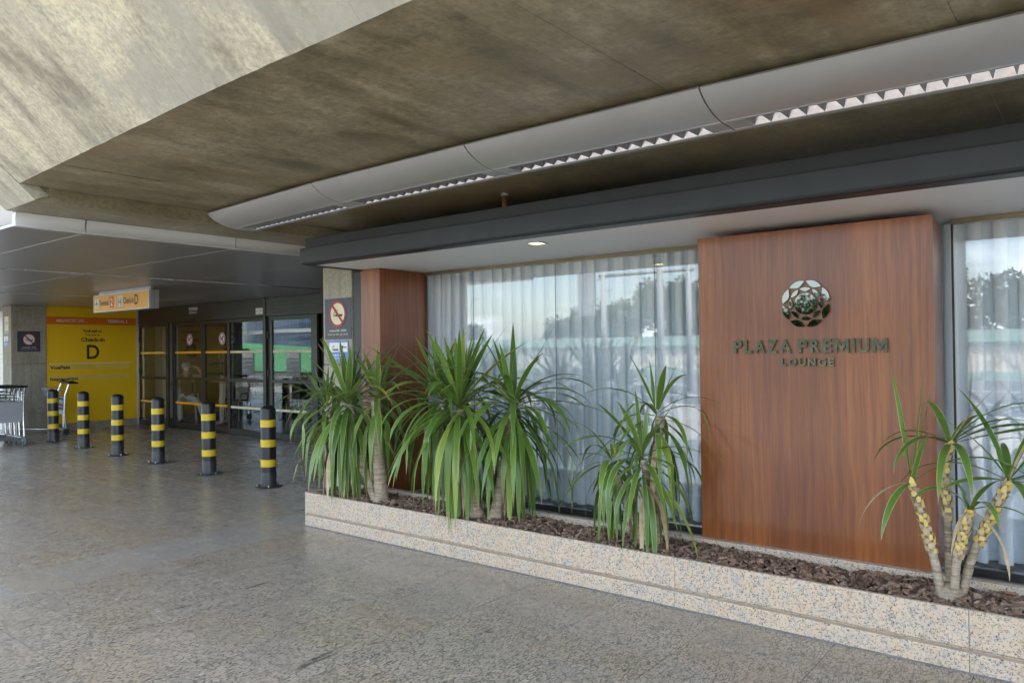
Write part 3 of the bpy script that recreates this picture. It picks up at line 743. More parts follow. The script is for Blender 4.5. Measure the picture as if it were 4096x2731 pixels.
def trunk_mat():
    m, nt, b = newmat('yucca_trunk')
    v = coords(nt); rings = noi(nt, coords(nt, (3, 3, 55)), 1.2, 3, .6, .4); fi = noi(nt, v, 60, 4, .7)
    c = ramp(nt, rings, [(.35, (.20, .145, .095)), (.5, (.36, .29, .21)), (.65, (.46, .39, .29))])
    c = mixc(nt, ramp(nt, fi, [(.4, 0), (.65, .5)]), c, (.15, .11, .08))
    setin(nt, b, Base_Color=c, Roughness=.85); bump(nt, b, math_(nt, 'ADD', rings, fi), .6, .006); return m
TRUNK = trunk_mat()
SCALE = pm('leaf_base_scale', (.66, .46, .10), (.70, .57, .28), 40, .6, .08)
def clampleaf(p):
    y = p.y
    lim = 5.37
    if p.x < -5.38: lim = 4.785
    elif -2.2 < p.x < -.75: lim = 4.785
    if y > lim: y = lim-.003*abs(math.sin(p.x*40))
    z = p.z
    if YP < y < 4.78 and p.x > -5.8: z = max(z, .285)
    elif p.x > -5.8 and YP-.03 < y <= YP: y = min(y, YP-.01)
    return Vector((p.x, y, z))
def make_leaf(parent, base, az, e0, L, W, droop, mat, rnd, fold=.22, kink=None, power=1.6, name='leaf', floor=True):
    n = 10; p = Vector(base); pts = [p.copy()]; es = [e0]
    for i in range(1, n+1):
        s = i/n; e = e0-droop*s**power
        if kink and s > kink[0]: e -= kink[1]
        e = max(e, rad(-88)); es.append(e)
        h = Vector((math.cos(az), math.sin(az), 0))
        p = p+(h*math.cos(e)+Vector((0, 0, math.sin(e))))*(L/n); pts.append(p.copy())
    az2 = az+rnd.uniform(-.25, .25); side0 = Vector((-math.sin(az), math.cos(az), 0)); tw = rnd.uniform(-.5, .5)
    vs = []; uvs = []
    for i, q in enumerate(pts):
        s = i/n; wd = W*.5*min(1, .42+1.7*s)*max(0, 1-max(0, (s-.35)/.65)**1.9)
        d = (pts[min(i+1, n)]-pts[max(i-1, 0)]).normalized()
        sd = (side0-d*side0.dot(d)).normalized(); nm = sd.cross(d)
        if nm.z < 0 and abs(es[i]) < 1.2: nm = -nm
        a = tw*s; sd2 = sd*math.cos(a)+nm*math.sin(a); nm2 = nm*math.cos(a)-sd*math.sin(a)
        f = fold*(1.4-s)
        wv = math.sin(s*9+tw*8)*.06*wd
        vs += [clampleaf(q+sd2*wd+nm2*(wd*f+wv)), clampleaf(q), clampleaf(q-sd2*wd+nm2*(wd*f-wv))]; uvs += [(0, s), (.5, s), (1, s)]
    fs = []
    for i in range(n):
        a = 3*i; fs += [(a, a+1, a+4, a+3), (a+1, a+2, a+5, a+4)]
    me = bpy.data.meshes.new(name); me.from_pydata(vs, [], fs); me.materials.append(mat)
    ul = me.uv_layers.new(name='UVMap'); ul.data.foreach_set('uv', [c for l in me.loops for c in uvs[l.vertex_index]])
    me.polygons.foreach_set('use_smooth', [True]*len(me.polygons))
    o = bpy.data.objects.new(name, me); COL.objects.link(o); par(o, parent); return o
def crown(parent, c, n, L, W, mat0, rnd, up=.30, hang=.4, stem=.30, azbias=None, tilt=(0, 0)):
    ga = 2.399963; a0 = rnd.uniform(0, 6.28)
    for i in range(n):
        t = (i+.5)/n; az = a0+i*ga+rnd.uniform(-.2, .2)
        if t < up:
            k = t/up; e0 = rad(86-38*k+rnd.uniform(-7, 7)); dr = rad(6+22*k*rnd.random()); l = L*(.50+.42*k)*rnd.uniform(.8, 1.1); pw = 1.8
        elif t < 1-hang:
            k = (t-up)/(1-hang-up); e0 = rad(50-38*k+rnd.uniform(-12, 12)); dr = rad(62+80*k*rnd.uniform(.6, 1.2)); l = L*rnd.uniform(.85, 1.08); pw = 1.4
        else:
            k = (t-1+hang)/hang; e0 = rad(25-60*k+rnd.uniform(-16, 16)); dr = rad(95+rnd.uniform(-18, 15)); l = L*rnd.uniform(.80, 1.08); pw = .55
        mat = mat0 if rnd.random() > .10 else LEAF_Y
        kk = (rnd.uniform(.35, .7), rad(rnd.uniform(40, 95))) if (rnd.random() < .10 and up < t) else None
        if t > .86 and rnd.random() < .28: mat = DRYL
        b = Vector(c)+Vector((tilt[0]*t, tilt[1]*t, .06-stem*t**1.15))+Vector((math.cos(az), math.sin(az), 0))*.018
        make_leaf(parent, b, az, e0, l, W*rnd.uniform(.68, 1.08), dr, mat, rnd, power=pw, kink=kk)
def trunk(parent, pts, r, flare=True, n=14, name='trunk'):
    # resample a path and give it ring ridges
    P = []; pts = [Vector(p) for p in pts]
    for i in range(len(pts)-1):
        for k in range(8):
            s = k/8
            p0 = pts[max(i-1, 0)]; p1 = pts[i]; p2 = pts[i+1]; p3 = pts[min(i+2, len(pts)-1)]
            P.append(.5*((2*p1)+(-p0+p2)*s+(2*p0-5*p1+4*p2-p3)*s*s+(-p0+3*p1-3*p2+p3)*s**3))
    P.append(pts[-1]); m = len(P); rs = []
    for i in range(m):
        s = i/(m-1); q = r*(1-.28*s)*(1+.045*((i % 2)*2-1))
        if flare: q *= 1+1.1*max(0, 1-s/.22)**2
        rs.append(q)
    return MB().tube(P, rs, n).build(name, TRUNK, parent, smooth=True)
R1 = random.Random(21)
y1 = thing('yucca', 'bushy yucca at the planter left end, beside the no smoking column', 'yucca plant', (-4.99, 4.43, .25), group='yuccas in the planter')
trunk(y1, [(-4.985, 4.43, .24), (-5.00, 4.43, .45), (-5.04, 4.44, .75), (-5.10, 4.48, 1.15)], .062)
trunk(y1, [(-5.03, 4.42, .27), (-5.13, 4.42, .42), (-5.25, 4.42, .7), (-5.36, 4.40, 1.12)], .042, False)
trunk(y1, [(-5.16, 4.42, .47), (-5.4, 4.38, .75), (-5.62, 4.36, 1.04)], .030, False)
crown(y1, (-5.36, 4.38, 1.14), 112, .80, .058, LEAF_V, R1, .20, .58, .30)
crown(y1, (-5.70, 4.40, 1.06), 46, .60, .046, LEAF_V, R1, .18, .52, .26)
crown(y1, (-5.10, 4.50, 1.20), 44, .62, .050, LEAF_V, R1, .24, .50, .30)
R2 = random.Random(5)
y2 = thing('yucca', 'largest yucca with three crowns and a skirt of hanging leaves', 'yucca plant', (-3.85, 4.47, .25), group='yuccas in the planter')
trunk(y2, [(-3.90, 4.46, .24), (-3.95, 4.44, .5), (-4.0, 4.42, .8), (-4.03, 4.41, 1.12)], .05)
trunk(y2, [(-3.75, 4.48, .24), (-3.70, 4.50, .55), (-3.64, 4.53, .9), (-3.64, 4.58, 1.13)], .042)
trunk(y2, [(-3.93, 4.47, .45), (-4.12, 4.50, .7), (-4.36, 4.55, 1.16)], .032, False)
crown(y2, (-4.03, 4.40, 1.16), 122, .86, .060, LEAF, R2, .20, .58, .30)
crown(y2, (-4.38, 4.56, 1.20), 58, .76, .056, LEAF, R2, .20, .54, .28)
crown(y2, (-3.64, 4.60, 1.15), 92, .78, .056, LEAF, R2, .05, .68, .34)
for az, e, l, d in ((2.75, 62, .62, 10), (2.2, 70, .7, 6), (.5, 62, .8, 4), (-.3, 20, .95, 45), (.1, 8, .9, 30)): make_leaf(y2, (-3.64, 4.59, 1.17), az, rad(e), l, .055, rad(d), LEAF, R2)
make_leaf(y2, (-4.40, 4.5, 1.22), 3.3, rad(35), .85, .06, rad(12), LEAF, R2)
R3 = random.Random(8)
y3 = thing('yucca', 'smaller drooping yucca just left of the big wood panel', 'yucca plant', (-2.39, 4.50, .25), group='yuccas in the planter')
trunk(y3, [(-2.37, 4.50, .22), (-2.37, 4.50, .45), (-2.38, 4.53, .8), (-2.36, 4.57, 1.13)], .044)
trunk(y3, [(-2.43, 4.48, .22), (-2.48, 4.46, .42), (-2.55, 4.44, .55), (-2.66, 4.44, .78)], .042)
trunk(y3, [(-2.36, 4.49, .5), (-2.39, 4.44, .7), (-2.40, 4.40, .86)], .03, False)
crown(y3, (-2.40, 4.38, .88), 48, .62, .048, LEAF_V, R3, .14, .60, .26)
crown(y3, (-2.38, 4.56, 1.14), 34, .56, .044, LEAF_V, R3, .12, .62, .26)
crown(y3, (-2.66, 4.44, .80), 30, .54, .042, LEAF_V, R3, .04, .68, .16)
# sparse yucca with bare peeling stems
R4 = random.Random(3)
y4 = thing('yucca', 'nearly bare yucca with four peeling yellow stems at the right', 'yucca plant', (-.67, 4.50, .25), group='yuccas in the planter')
stems = [([(3768, 2372), (3745, 2270), (3721, 2173), (3690, 2060), (3648, 1930)], 4.46, .030), ([(3800, 2340), (3795, 2187), (3788, 2019), (3778, 1880), (3800, 1775)], 4.56, .026), ([(3815, 2380), (3826, 2254), (3850, 2150), (3880, 2040)], 4.45, .028), ([(3842, 2380), (3895, 2207), (3962, 2066), (4036, 1925)], 4.50, .029)]
tops = []
MB().lathe([(.085, .22), (.09, .255), (.075, .29), (.05, .33), (.02, .35)], 16, c=(-.665, 4.49, 0)).build('root_base', TRUNK, y4, smooth=True)
for pix, yy, r in stems:
    pts = [at_y(a, b, yy) for a, b in pix]; pts[0].z = min(pts[0].z, .27)
    trunk(y4, pts, r*.82, False); tops.append(pts[-1])
    # dry leaf bases peeling off the upper half
    tot = len(pts)-1
    sv = MB()
    for k in range(64):
        s = .40+.60*k/64; f = s*tot; i = min(int(f), tot-1); q = pts[i].lerp(pts[i+1], f-i); d = (pts[i+1]-pts[i]).normalized()
        az = k*2.399; u = d.orthogonal().normalized(); v = d.cross(u); o_ = u*math.cos(az)+v*math.sin(az); sd = d.cross(o_)
        rr = r*(1-.28*s); l = R4.uniform(.026, .052); wd = R4.uniform(.010, .016); fl_ = R4.uniform(.0, .9)**2
        a = q+o_*rr*.9; b = a+d*l*.55+o_*l*.14; c = a+d*l*(1-.5*fl_)+o_*l*(.12+.6*fl_)
        sv.add([a+sd*wd-d*.004, a-sd*wd-d*.004, b-sd*wd*.85, b+sd*wd*.85, c+sd*wd*.15, a+o_*.004, b+o_*.003], [(0, 1, 2, 3), (3, 2, 4)], 0 if R4.random() < .62 else 1)
    o = sv.build('leaf_bases', [SCALE, DRYL], y4); o['kind'] = 'stuff'
def lf(top, az, e, l, d, w=.038, mat=LEAF_V, k=None, pw=1.6): make_leaf(y4, top, rad(az), rad(e), l, w, rad(d), mat, R4, kink=k, power=pw)
a, b, c, d = tops
lf(a, 160, 82, .66, 5, .034); lf(a, 40, 84, .60, 3, .034); lf(a, 20, 80, .55, 4, .035); lf(a, 250, 5, .42, 80, .04, pw=.8); lf(a, 5, 45, .62, 95, .036); lf(a, 300, 60, .36, 20, .028); lf(a, 60, 70, .30, 10, .03)
lf(a, 200, 10, .40, 85, .03, DRYL, pw=.7)
for az, e, l, dd in ((200, 35, .45, 115), (240, 25, .5, 100), (290, 10, .55, 85), (330, 40, .62, 70), (350, 52, .55, 60), (20, 30, .6, 60), (5, 18, .70, 14), (120, 55, .4, 50), (270, 0, .5, 80), (180, 20, .45, 90), (60, 50, .4, 70)): lf(b, az, e, l, dd, .044)
lf(b, 25, 60, .36, 15, .022, DRYL); lf(b, 355, 32, .62, 12, .036, k=(.5, 1.1))
for az, e, l, dd in ((160, 75, .3, 80), (200, 60, .34, 130), (300, 40, .38, 110), (340, 25, .42, 95), (40, 62, .28, 60)): lf(c, az, e, l, dd, .046)
lf(c, 330, 0, .40, 90, .03, DRYL, pw=.7); lf(c, 255, 12, .32, 85, .022, DRYL, pw=.7)
for az, e, l, dd in ((185, 30, .6, 95), (170, 58, .5, 40), (150, 72, .55, 30), (60, 60, .5, 30), (20, 55, .5, 20), (0, 20, .5, 60), (330, 30, .45, 95), (290, 10, .5, 85), (215, 10, .35, 40), (350, 5, .42, 75), (100, 45, .4, 50)): lf(d, az, e, l, dd, .044)
lf(d, 40, 66, .34, 8, .024, DRYL)

# ------------------------------------------------------------------ concrete column with signs
t = thing('concrete_column', 'pale concrete column with smoking signs beside the planter', 'column', (-6.09, 4.86, 0))
MB().box(-6.323, -5.866, 4.85, 5.6, 0, 1.455).build('lower_lift', CONC_COL, t, bevel=.008)
MB().box(-6.321, -5.868, 4.852, 5.6, 1.459, ZB+.05).build('upper_lift', CONC_COL, t, bevel=.008)
def smoke_icon(pl, parent, cx, cy, s, mat, lay):
    po = [rect(cx-.30*s, cy-.16*s, cx+.62*s, cy+.02*s), rect(cx-.42*s, cy-.16*s, cx-.36*s, cy+.02*s), rect(cx-.54*s, cy-.16*s, cx-.48*s, cy+.02*s)]
    po += stroke([(cx-.48*s, cy+.06*s), (cx-.46*s, cy+.2*s), (cx-.36*s, cy+.32*s), (cx-.24*s, cy+.36*s), (cx-.2*s, cy+.5*s)], .05*s)
    po += stroke([(cx-.36*s, cy+.06*s), (cx-.33*s, cy+.15*s), (cx-.24*s, cy+.22*s), (cx-.08*s, cy+.24*s), (cx-.02*s, cy+.42*s)], .05*s)
    decal('cigarette_icon', pl, po, mat, parent, lay)
def no_smoking(name, lab, pl, wd, ht, fill, cy, r, parentloc, t1, t2, tw):
    t = thing(name, lab, 'sign', parentloc)
    mb = MB(); vs = [pl.P(a, b, c) for c in (.001, .006) for a, b in ((0, 0), (wd, 0), (wd, ht), (0, ht))]
    mb.add(vs, [(0, 3, 2, 1), (4, 5, 6, 7), (0, 1, 5, 4), (1, 2, 6, 5), (2, 3, 7, 6), (3, 0, 4, 7)]); mb.build('board', NAVY, t)
    q = Plane(pl.P(0, 0, .006), pl.u, pl.v)
    cx = wd/2
    decal('disc', q, [disc(cx, cy, r*.96)], fill, t, 1)
    smoke_icon(q, t, cx, cy-.05*r, r*.95, PBLACK, 2)
    decal('red_ring', q, ring(cx, cy, r*.86, r*1.05), RED, t, 3)
    k = r*.72; decal('red_slash', q, stroke([(cx-k*.95, cy+k), (cx+k*.95, cy-k)], r*.2), RED, t, 4)
    text(t1, q, cx-tw/2*.86, ht*.185, tw*.86, ht*.052, fill, t, .02); text(t2, q, cx-tw/2, ht*.085, tw, ht*.056, fill, t, 0)
    return t
no_smoking('no_smoking_sign', 'navy no smoking sign on the pale column by the yuccas', Plane((-6.281, 4.85, 1.712), (1, 0, 0), (0, 0, 1)), .408, .412, CREAM, .255, .128, (-6.08, 4.845, 1.71), 'Lei Federal 9294 - 15/07/96', 'Federal Law 9294 - July 15th 96', .31)
pl = Plane((-6.227, 4.8495, 1.490), (1, 0, 0), (0, 0, 1))
t = thing('smoking_area_sign', 'blue smoking area sign below the no smoking board on the pale column', 'sign', (-6.07, 4.845, 1.49))
mb = MB(); vs = [pl.P(a, b, c) for c in (.001, .005) for a, b in ((0, 0), (.307, 0), (.307, .206), (0, .206))]
mb.add(vs, [(0, 3, 2, 1), (4, 5, 6, 7), (0, 1, 5, 4), (1, 2, 6, 5), (2, 3, 7, 6), (3, 0, 4, 7)]); mb.build('board', BLUE, t)
q = Plane(pl.P(0, 0, .005), pl.u, pl.v)
for r_ in (rect(.012, .094, .172, .188), rect(.188, .094, .297, .188)): decal('white_field', q, [r_], PWHITE, t, 1)
smoke_icon(q, t, .10, .122, .085, PBLACK, 2)
decal('arrow', q, [rect(.222, .136, .285, .146), [(.198, .141), (.228, .118), (.228, .164)]], PBLACK, t, 2)
text('Área de fumantes', q, .022, .052, .235, .030, PWHITE, t, .02); text('Smoking area', q, .022, .018, .165, .028, PWHITE, t, 0)

# ------------------------------------------------------------------ bollards
def make_bollard():
    t = thing('bollard', '', 'bollard', (0, 0, 0))
    r = .087
    MB().lathe([(r, .012), (r, .895), (r*.985, .902)], 36).build('post', RUBBER, t, smooth=True, local=True, auto=40)
    cap = [(r*1.01, .898)]+[(r*1.01*math.cos(a), .905+.055*math.sin(a)) for a in [rad(x) for x in range(0, 91, 10)]]
    MB().lathe(cap, 36).build('cap', RUBBER, t, smooth=True, local=True, auto=50)
    MB().lathe([(r+.0015, .012), (r+.0015, .17), (r, .175)], 36).build('scuffed_foot', SCUFF, t, smooth=True, local=True, auto=50)
    for z in (.24, .475, .708): MB().lathe([(r+.001, z-.001), (r+.003, z), (r+.003, z+.084), (r+.001, z+.085)], 36).build('yellow_band', BAND, t, smooth=True, local=True, auto=50)
    MB().lathe([(.155, .001), (.158, .006), (.15, .012), (.09, .013)], 36).build('base_plate', SCUFF, t, smooth=True, local=True, auto=40)
    for k in range(4):
        a = math.pi/4+k*math.pi/2
        MB().lathe([(.009, .012), (.009, .022), (.005, .03)], 8, c=(.13*math.cos(a), .13*math.sin(a), 0)).build('bolt', ZINC, t, local=True)
    return t
BL = [(-7.817, 5.187), (-9.273, 5.267), (-10.854, 5.375), (-12.206, 5.40), (-13.686, 5.496), (-15.151, 5.571)]
BLAB = ['nearest black and yellow bollard, closest to the planter', 'second black and yellow bollard counted from the planter', 'third black and yellow bollard counted from the planter', 'fourth black and yellow bollard, in front of the poster', 'fifth black and yellow bollard counted from the planter', 'farthest black and yellow bollard, in front of the lone trolley']
proto = make_bollard()
for i, (x, y) in enumerate(BL):
    o = proto if i == 0 else copy_tree(proto)
    o.location = (x, y, 0); o.rotation_euler = (rad([0, .5, -.3, .2, 0, -.4][i]), rad([0, -.5, .1, 0, .3, .6][i]), .7*i+.2); tag(o, BLAB[i], 'bollard', 'striped bollards before the entrance')

# ------------------------------------------------------------------ entrance doors (plane y = YD)
YD = 8.03
def dx(c): return at_y(500+c/2.24, 1450, YD).x
ent = thing('entrance_doors', 'dark bronze glazed sliding doors of the terminal entrance', 'doors', (-14, YD, 0))
ZH = 2.238
MB().box(-17.04, -12.18, YD-.02, YD+.16, ZH, ZM-.004).build('header', BRONZE, ent, bevel=.004)
hd = MB()
MB().box(-12.172, -6.4, YD-.03, YD+.16, ZH, ZM-.004).build('header', GREYFR, ent, bevel=.004)
for k in range(5): MB().box(-12.09, -6.4, YD-.040, YD-.031, ZH+.035+k*.062, ZH+.062+k*.062).build('header_slat', GREYFR, ent, bevel=.003)
MB().box(-12.178, -12.095, YD-.045, YD+.10, 0, ZM-.004).build('post', GREYFR, ent, bevel=.003)
MB().box(-17.042, -6.4, YD-.03, YD+.18, .0005, .012).build('threshold', GREYFR, ent)
def leaf_door(c0, c1, y, frl, frr, m, name='door', rail=1.05, lab=None):
    x0, x1 = c0, c1
    f = MB(); z0, z1 = .015, ZH-.004
    f.box(x0, x0+frl, y, y+.045, z0, z1); f.box(x1-frr, x1, y, y+.045, z0, z1)
    f.box(x0+frl, x1-frr, y+.001, y+.044, z0, z0+.10); f.box(x0+frl, x1-frr, y+.001, y+.044, z1-.07, z1); f.box(x0+frl, x1-frr, y+.001, y+.044, rail-.03, rail+.03)
    d = f.build(name, m, ent, bevel=.003)
    for a, b in ((z0+.10, rail-.03), (rail+.03, z1-.07)): MB().box(x0+frl, x1-frr, y+.018, y+.026, a, b).build('pane', GLASS_DOOR, d)
    return d, x0+frl, x1-frr
leaves = []
for (c0, c1, y, fl_, fr_, m, tcol) in ((dx(112), dx(384), YD, .11, .10, BRONZE, YPALE), (dx(386), dx(660), YD+.09, .10, .07, BRONZE, SIGNY), (dx(662), dx(932), YD+.09, .07, .09, BRONZE, SIGNY), (dx(914), dx(1262), YD, .09, .10, BRONZE, CREAM), (dx(1284), dx(1722), YD, .12, .17, GREYFR, CREAM), (-10.63, -9.2, YD+.09, .10, .08, GREYFR, SIGNY), (-9.19, -7.8, YD+.09, .08, .1, GREYFR, SIGNY)):
    d, gx0, gx1 = leaf_door(c0, c1, y, fl_, fr_, m)
    leaves.append((d, gx0, gx1, y))
    for z in (1.595, .53): MB().box(gx0+.004, gx1-.004, y+.0150, y+.0175, z-.022, z+.022).build('safety_tape', tcol, d)
for z in (1.9, 1.2): 
    MB().box(dx(130), dx(138), YD-.025, YD-.001, z-.06, z+.06).build('hinge', GREYFR, ent)
    MB().box(-12.08, -12.05, YD-.025, YD-.001, z-.06, z+.06).build('hinge', GREYFR, ent)
MB().box(-14.95, -14.60, YD-.06, YD-.021, ZH+.02, ZH+.07).build('motion_sensor', PBLACK, ent, bevel=.008)
pl = Plane((0, YD-.0205, 0), (1, 0, 0), (0, 0, 1))
text('ENTRADA', pl, -14.83, 2.455, .335, .060, PWHITE, ent, .02); text('ENTRANCE', pl, -14.83, 2.385, .30, .048, PWHITE, ent, 0)
MB().box(-17.0, -6.4, YD+.2, YD+.22, ZM+.05, ZM+.2).build('header_back', DARKIN, ent)
# stickers
t = thing('notice_plate', 'small white notice plate on the door header', 'notice', (-12.32, YD-.03, 2.345))
pl = Plane((-12.43, YD-.0215, 2.285), (1, 0, 0), (0, 0, 1))
decal('plate', pl, [rect(0, 0, .235, .12)], PWHITE, t, 2)
decal('printed_line', pl, [rect(.04, .095, .19, .103), rect(.015, .055, .22, .066), rect(.06, .015, .17, .023)], PGREY, t, 3)
def no_dog(x, z, y, lab):
    t = thing('no_dogs_sticker', lab, 'sticker', (x, y, z)); pl = Plane((x, y, z), (1, 0, 0), (0, 0, 1)); r = .12
    decal('disc', pl, [disc(0, 0, r)], PWHITE, t, 1)
    dog = [[(-.055, .012), (.03, .012), (.03, -.022), (-.055, -.022)], [(-.055, -.02), (-.04, -.02), (-.04, -.065), (-.055, -.065)], [(.012, -.02), (.028, -.02), (.028, -.065), (.012, -.065)], [(.008, .0), (.035, .0), (.052, .05), (.03, .062), (.015, .05)], [(.04, .052), (.07, .040), (.068, .026), (.04, .03)], [(-.055, .01), (-.075, .05), (-.068, .053), (-.045, .012)]]
    decal('dog_icon', pl, dog, PBLACK, t, 2)
    decal('red_ring', pl, ring(0, 0, r*.74, r*.93), REDS if False else RED, t, 3); decal('red_slash', pl, stroke([(-.06, .065), (.06, -.065)], .02), RED, t, 4)
no_dog(-15.06, 1.864, YD+.106, 'round no dogs sticker on the left sliding door')
no_dog(-13.81, 1.863, YD+.106, 'round no dogs sticker on the right sliding door')
def cctv(x0, x1, z0, z1, y, lab):
    t = thing('camera_notice', lab, 'notice', (x0, y, z0)); wd, ht = x1-x0, z1-z0
    pl = Plane((x0, y, z0), (1, 0, 0), (0, 0, 1))
    decal('sheet', pl, [rect(0, 0, wd, ht)], pm('slate_sheet', (.125, .130, .150), None, 6, .4, .05), t, 1)
    decal('heading_field', pl, [rect(.02, ht*.76, wd-.035, ht*.985)], PGREY, t, 2)
    decal('icon_field', pl, [rect(.03, ht*.78, .09, ht*.96)], PWHITE, t, 3)
    decal('camera_icon', pl, [rect(.055, ht*.87, .062, ht*.94), [(.045, ht*.84), (.07, ht*.80), (.08, ht*.83), (.055, ht*.875)]], PBLACK, t, 4)
    text('Monitoramento por CFTV', pl, .11, ht*.88, wd*.58, ht*.045, PWHITE, t, .01, layer=4); text('CCTV monitoring', pl, .11, ht*.81, wd*.50, ht*.045, PWHITE, t, 0, layer=4)
    for k, s in enumerate(['O ambiente está sendo filmado. As imagens', 'gravadas são confidenciais e protegidas nos', 'termos da lei.']): text(s, pl, .02, ht*(.66-.05*k), wd*(.84 if k < 2 else .26), ht*.036, PWHITE, t, .02)
    for k, s in enumerate(['All areas of GRU Airport are monitored by', 'CCTV. All images are confidential and', 'protected by law.']): text(s, pl, .02, ht*(.47-.05*k), wd*(.78, .70, .32)[k], ht*.034, PWHITE, t, 0)
    decal('printed_line', pl, [rect(.02, ht*.235, wd*.55, ht*.25), rect(.02, ht*.20, wd*.38, ht*.21), rect(.02, ht*.14, wd*.66, ht*.155)], PGREY, t, 2)
cctv(-12.965, -12.565, 1.158, 1.582, YD+.0165, 'slate grey camera notice on the door with the trolley behind')
cctv(-11.545, -11.14, 1.150, 1.578, YD+.0165, 'slate grey camera notice on the rightmost door, nearest the column')

# ------------------------------------------------------------------ yellow information wall (plane x = XW)
XW = -17.05
iw = thing('information_wall', 'bright yellow check-in information wall beside the doors', 'wall', (XW, 7.1, 0))
MB().box(XW-.2, XW, 6.152, YD+.1, .155, ZM-.003).build('yellow_panel', YELLOW, iw)
MB().box(XW-.2, XW+.012, 6.152, YD-.04, 0, .152).build('skirting', FLOOR, iw, bevel=.002)
MB().box(XW-.01, XW+.02, YD-.062, YD-.025, .0, ZM-.003).build('edge_profile', ALU, iw)
pl = Plane((XW, 0, 0), (0, 1, 0), (0, 0, 1))
def cp(a, b): v = at_x(a/1.96, 1050+b/1.96, XW); return v.y, v.z
decal('orange_band', pl, [rect(6.154, 2.212, YD-.065, 2.374)], ORANGE, iw, 1)
def ctext(s, x0, y1, x1, y0, mat, bold=0., lay=3):
    a0, b0 = cp(x0, y1); a1, b1 = cp(x1, y0); text(s, pl, a0, b0, a1-a0, b1-b0, mat, iw, bold, layer=lay)
ctext('GRU', 441, 466, 498, 444, PWHITE, .04); ctext('AIRPORT', 500, 467, 602, 444, PWHITE, -.005)
for k, s in enumerate(('AEROPORTO', 'INTERNACIONAL', 'DE SÃO PAULO')): ctext(s, 608, 452+8*k, 656, 446+8*k, PWHITE)
ctext('TERMINAL 2', 843, 473, 997, 452, PWHITE, .02)
ctext('Você está no', 648, 546, 798, 526, PBLACK, .035); ctext('You are at', 666, 574, 782, 556, PBLACK, .015); ctext('Check-in', 635, 620, 820, 589, PBLACK, .035); ctext('D', 681, 756, 777, 645, PBLACK, .015)
a0, b0 = cp(385, 797); a1, b1 = cp(1046, 779); decal('rule', pl, [rect(a0, 1.392, a1, 1.401)], PWHITE, iw, 2)
for (u0, v0, u1, v1) in ((385, 842, 1012, 797), (385, 930, 1012, 884)):
    a0, b0 = cp(u0, v0); a1, b1 = cp(u1, v0-40); decal('airline_field', pl, [rect(a0, b0, a1, b0+.115)], YPALE, iw, 1)
ctext('VoePass', 391, 838, 549, 806, PBLACK, .035); ctext('Itapemirim', 394, 934, 610, 896, PBLACK, .035)
# concrete pier left of it
t = thing('concrete_pier', 'grey concrete pier with no smoking sign left of the yellow wall', 'pier', (XW-.3, 5.8, 0))
MB().box(XW-.45, XW+.012, 5.507, 6.148, 0, .38).build('lower_lift', CONC_COL, t, bevel=.008)
MB().box(XW-.448, XW+.010, 5.509, 6.146, .384, 1.405).build('middle_lift', CONC_COL, t, bevel=.008)
MB().box(XW-.45, XW+.012, 5.507, 6.148, 1.409, ZM-.003).build('upper_lift', CONC_COL, t, bevel=.008)
no_smoking('no_smoking_sign', 'navy no smoking sign on the far grey concrete pier', Plane((XW+.0125, 5.615, 1.652), (0, 1, 0), (0, 0, 1)), .413, .412, PWHITE, .245, .118, (XW+.015, 5.82, 1.65), 'Lei Federal 9294 - 15/07/96', 'Federal Law 9294 - July 15th 96', .30)
pl = Plane((XW-.36, 5.5065, 0), (1, 0, 0), (0, 0, 1))
t = thing('wifi_sign', 'tall cream wifi notice at the left edge of the far pier', 'sign', (XW-.25, 5.50, 2.1))
decal('sheet', pl, [rect(.03, 2.02, .25, 2.36)], CREAM, t, 1)
for k in range(3): decal('wave', pl, ring(.14, 2.16, .03+.028*k, .042+.028*k, 10, rad(40), rad(140)), BLUE, t, 2)
decal('dot', pl, [disc(.14, 2.155, .012, 12)], BLUE, t, 2); decal('footer', pl, [rect(.03, 2.025, .25, 2.075)], PGREY, t, 2)
t = thing('smoking_area_sign', 'small blue smoking area sign at the far pier left edge', 'sign', (XW-.25, 5.50, 1.8))
decal('board', pl, [rect(.0, 1.76, .23, 1.98)], BLUE, t, 1); [decal('white_field', pl, [r_], PWHITE, t, 2) for r_ in (rect(.01, 1.86, .075, 1.965), rect(.09, 1.87, .22, 1.965))]
smoke_icon(pl, t, .15, 1.90, .07, PBLACK, 3); text('Área de fumantes', pl, .015, 1.81, .18, .025, PWHITE, t, .02); text('Smoking area', pl, .015, 1.775, .13, .025, PWHITE, t, 0)
# white tiled wall further left
t = thing('tiled_wall', 'white tiled wall at the far left edge', 'wall', (-19.5, 5.8, 0))
MB().box(-23.5, XW-.46, 5.78, 6.1, 0, ZM-.003).build('backing', KERB, t)
tw = MB().box(-.0985, .0985, -.006, 0, -.0485, .0485).mesh('wall_tile', TILEW)
k = 0
for r in range(25):
    for c in range(6):
        o = bpy.data.objects.new('wall_tile', tw); COL.objects.link(o); par(o, t); o.location = (XW-.57-c*.2-(.1 if r % 2 else 0), 5.779, .06+r*.1)
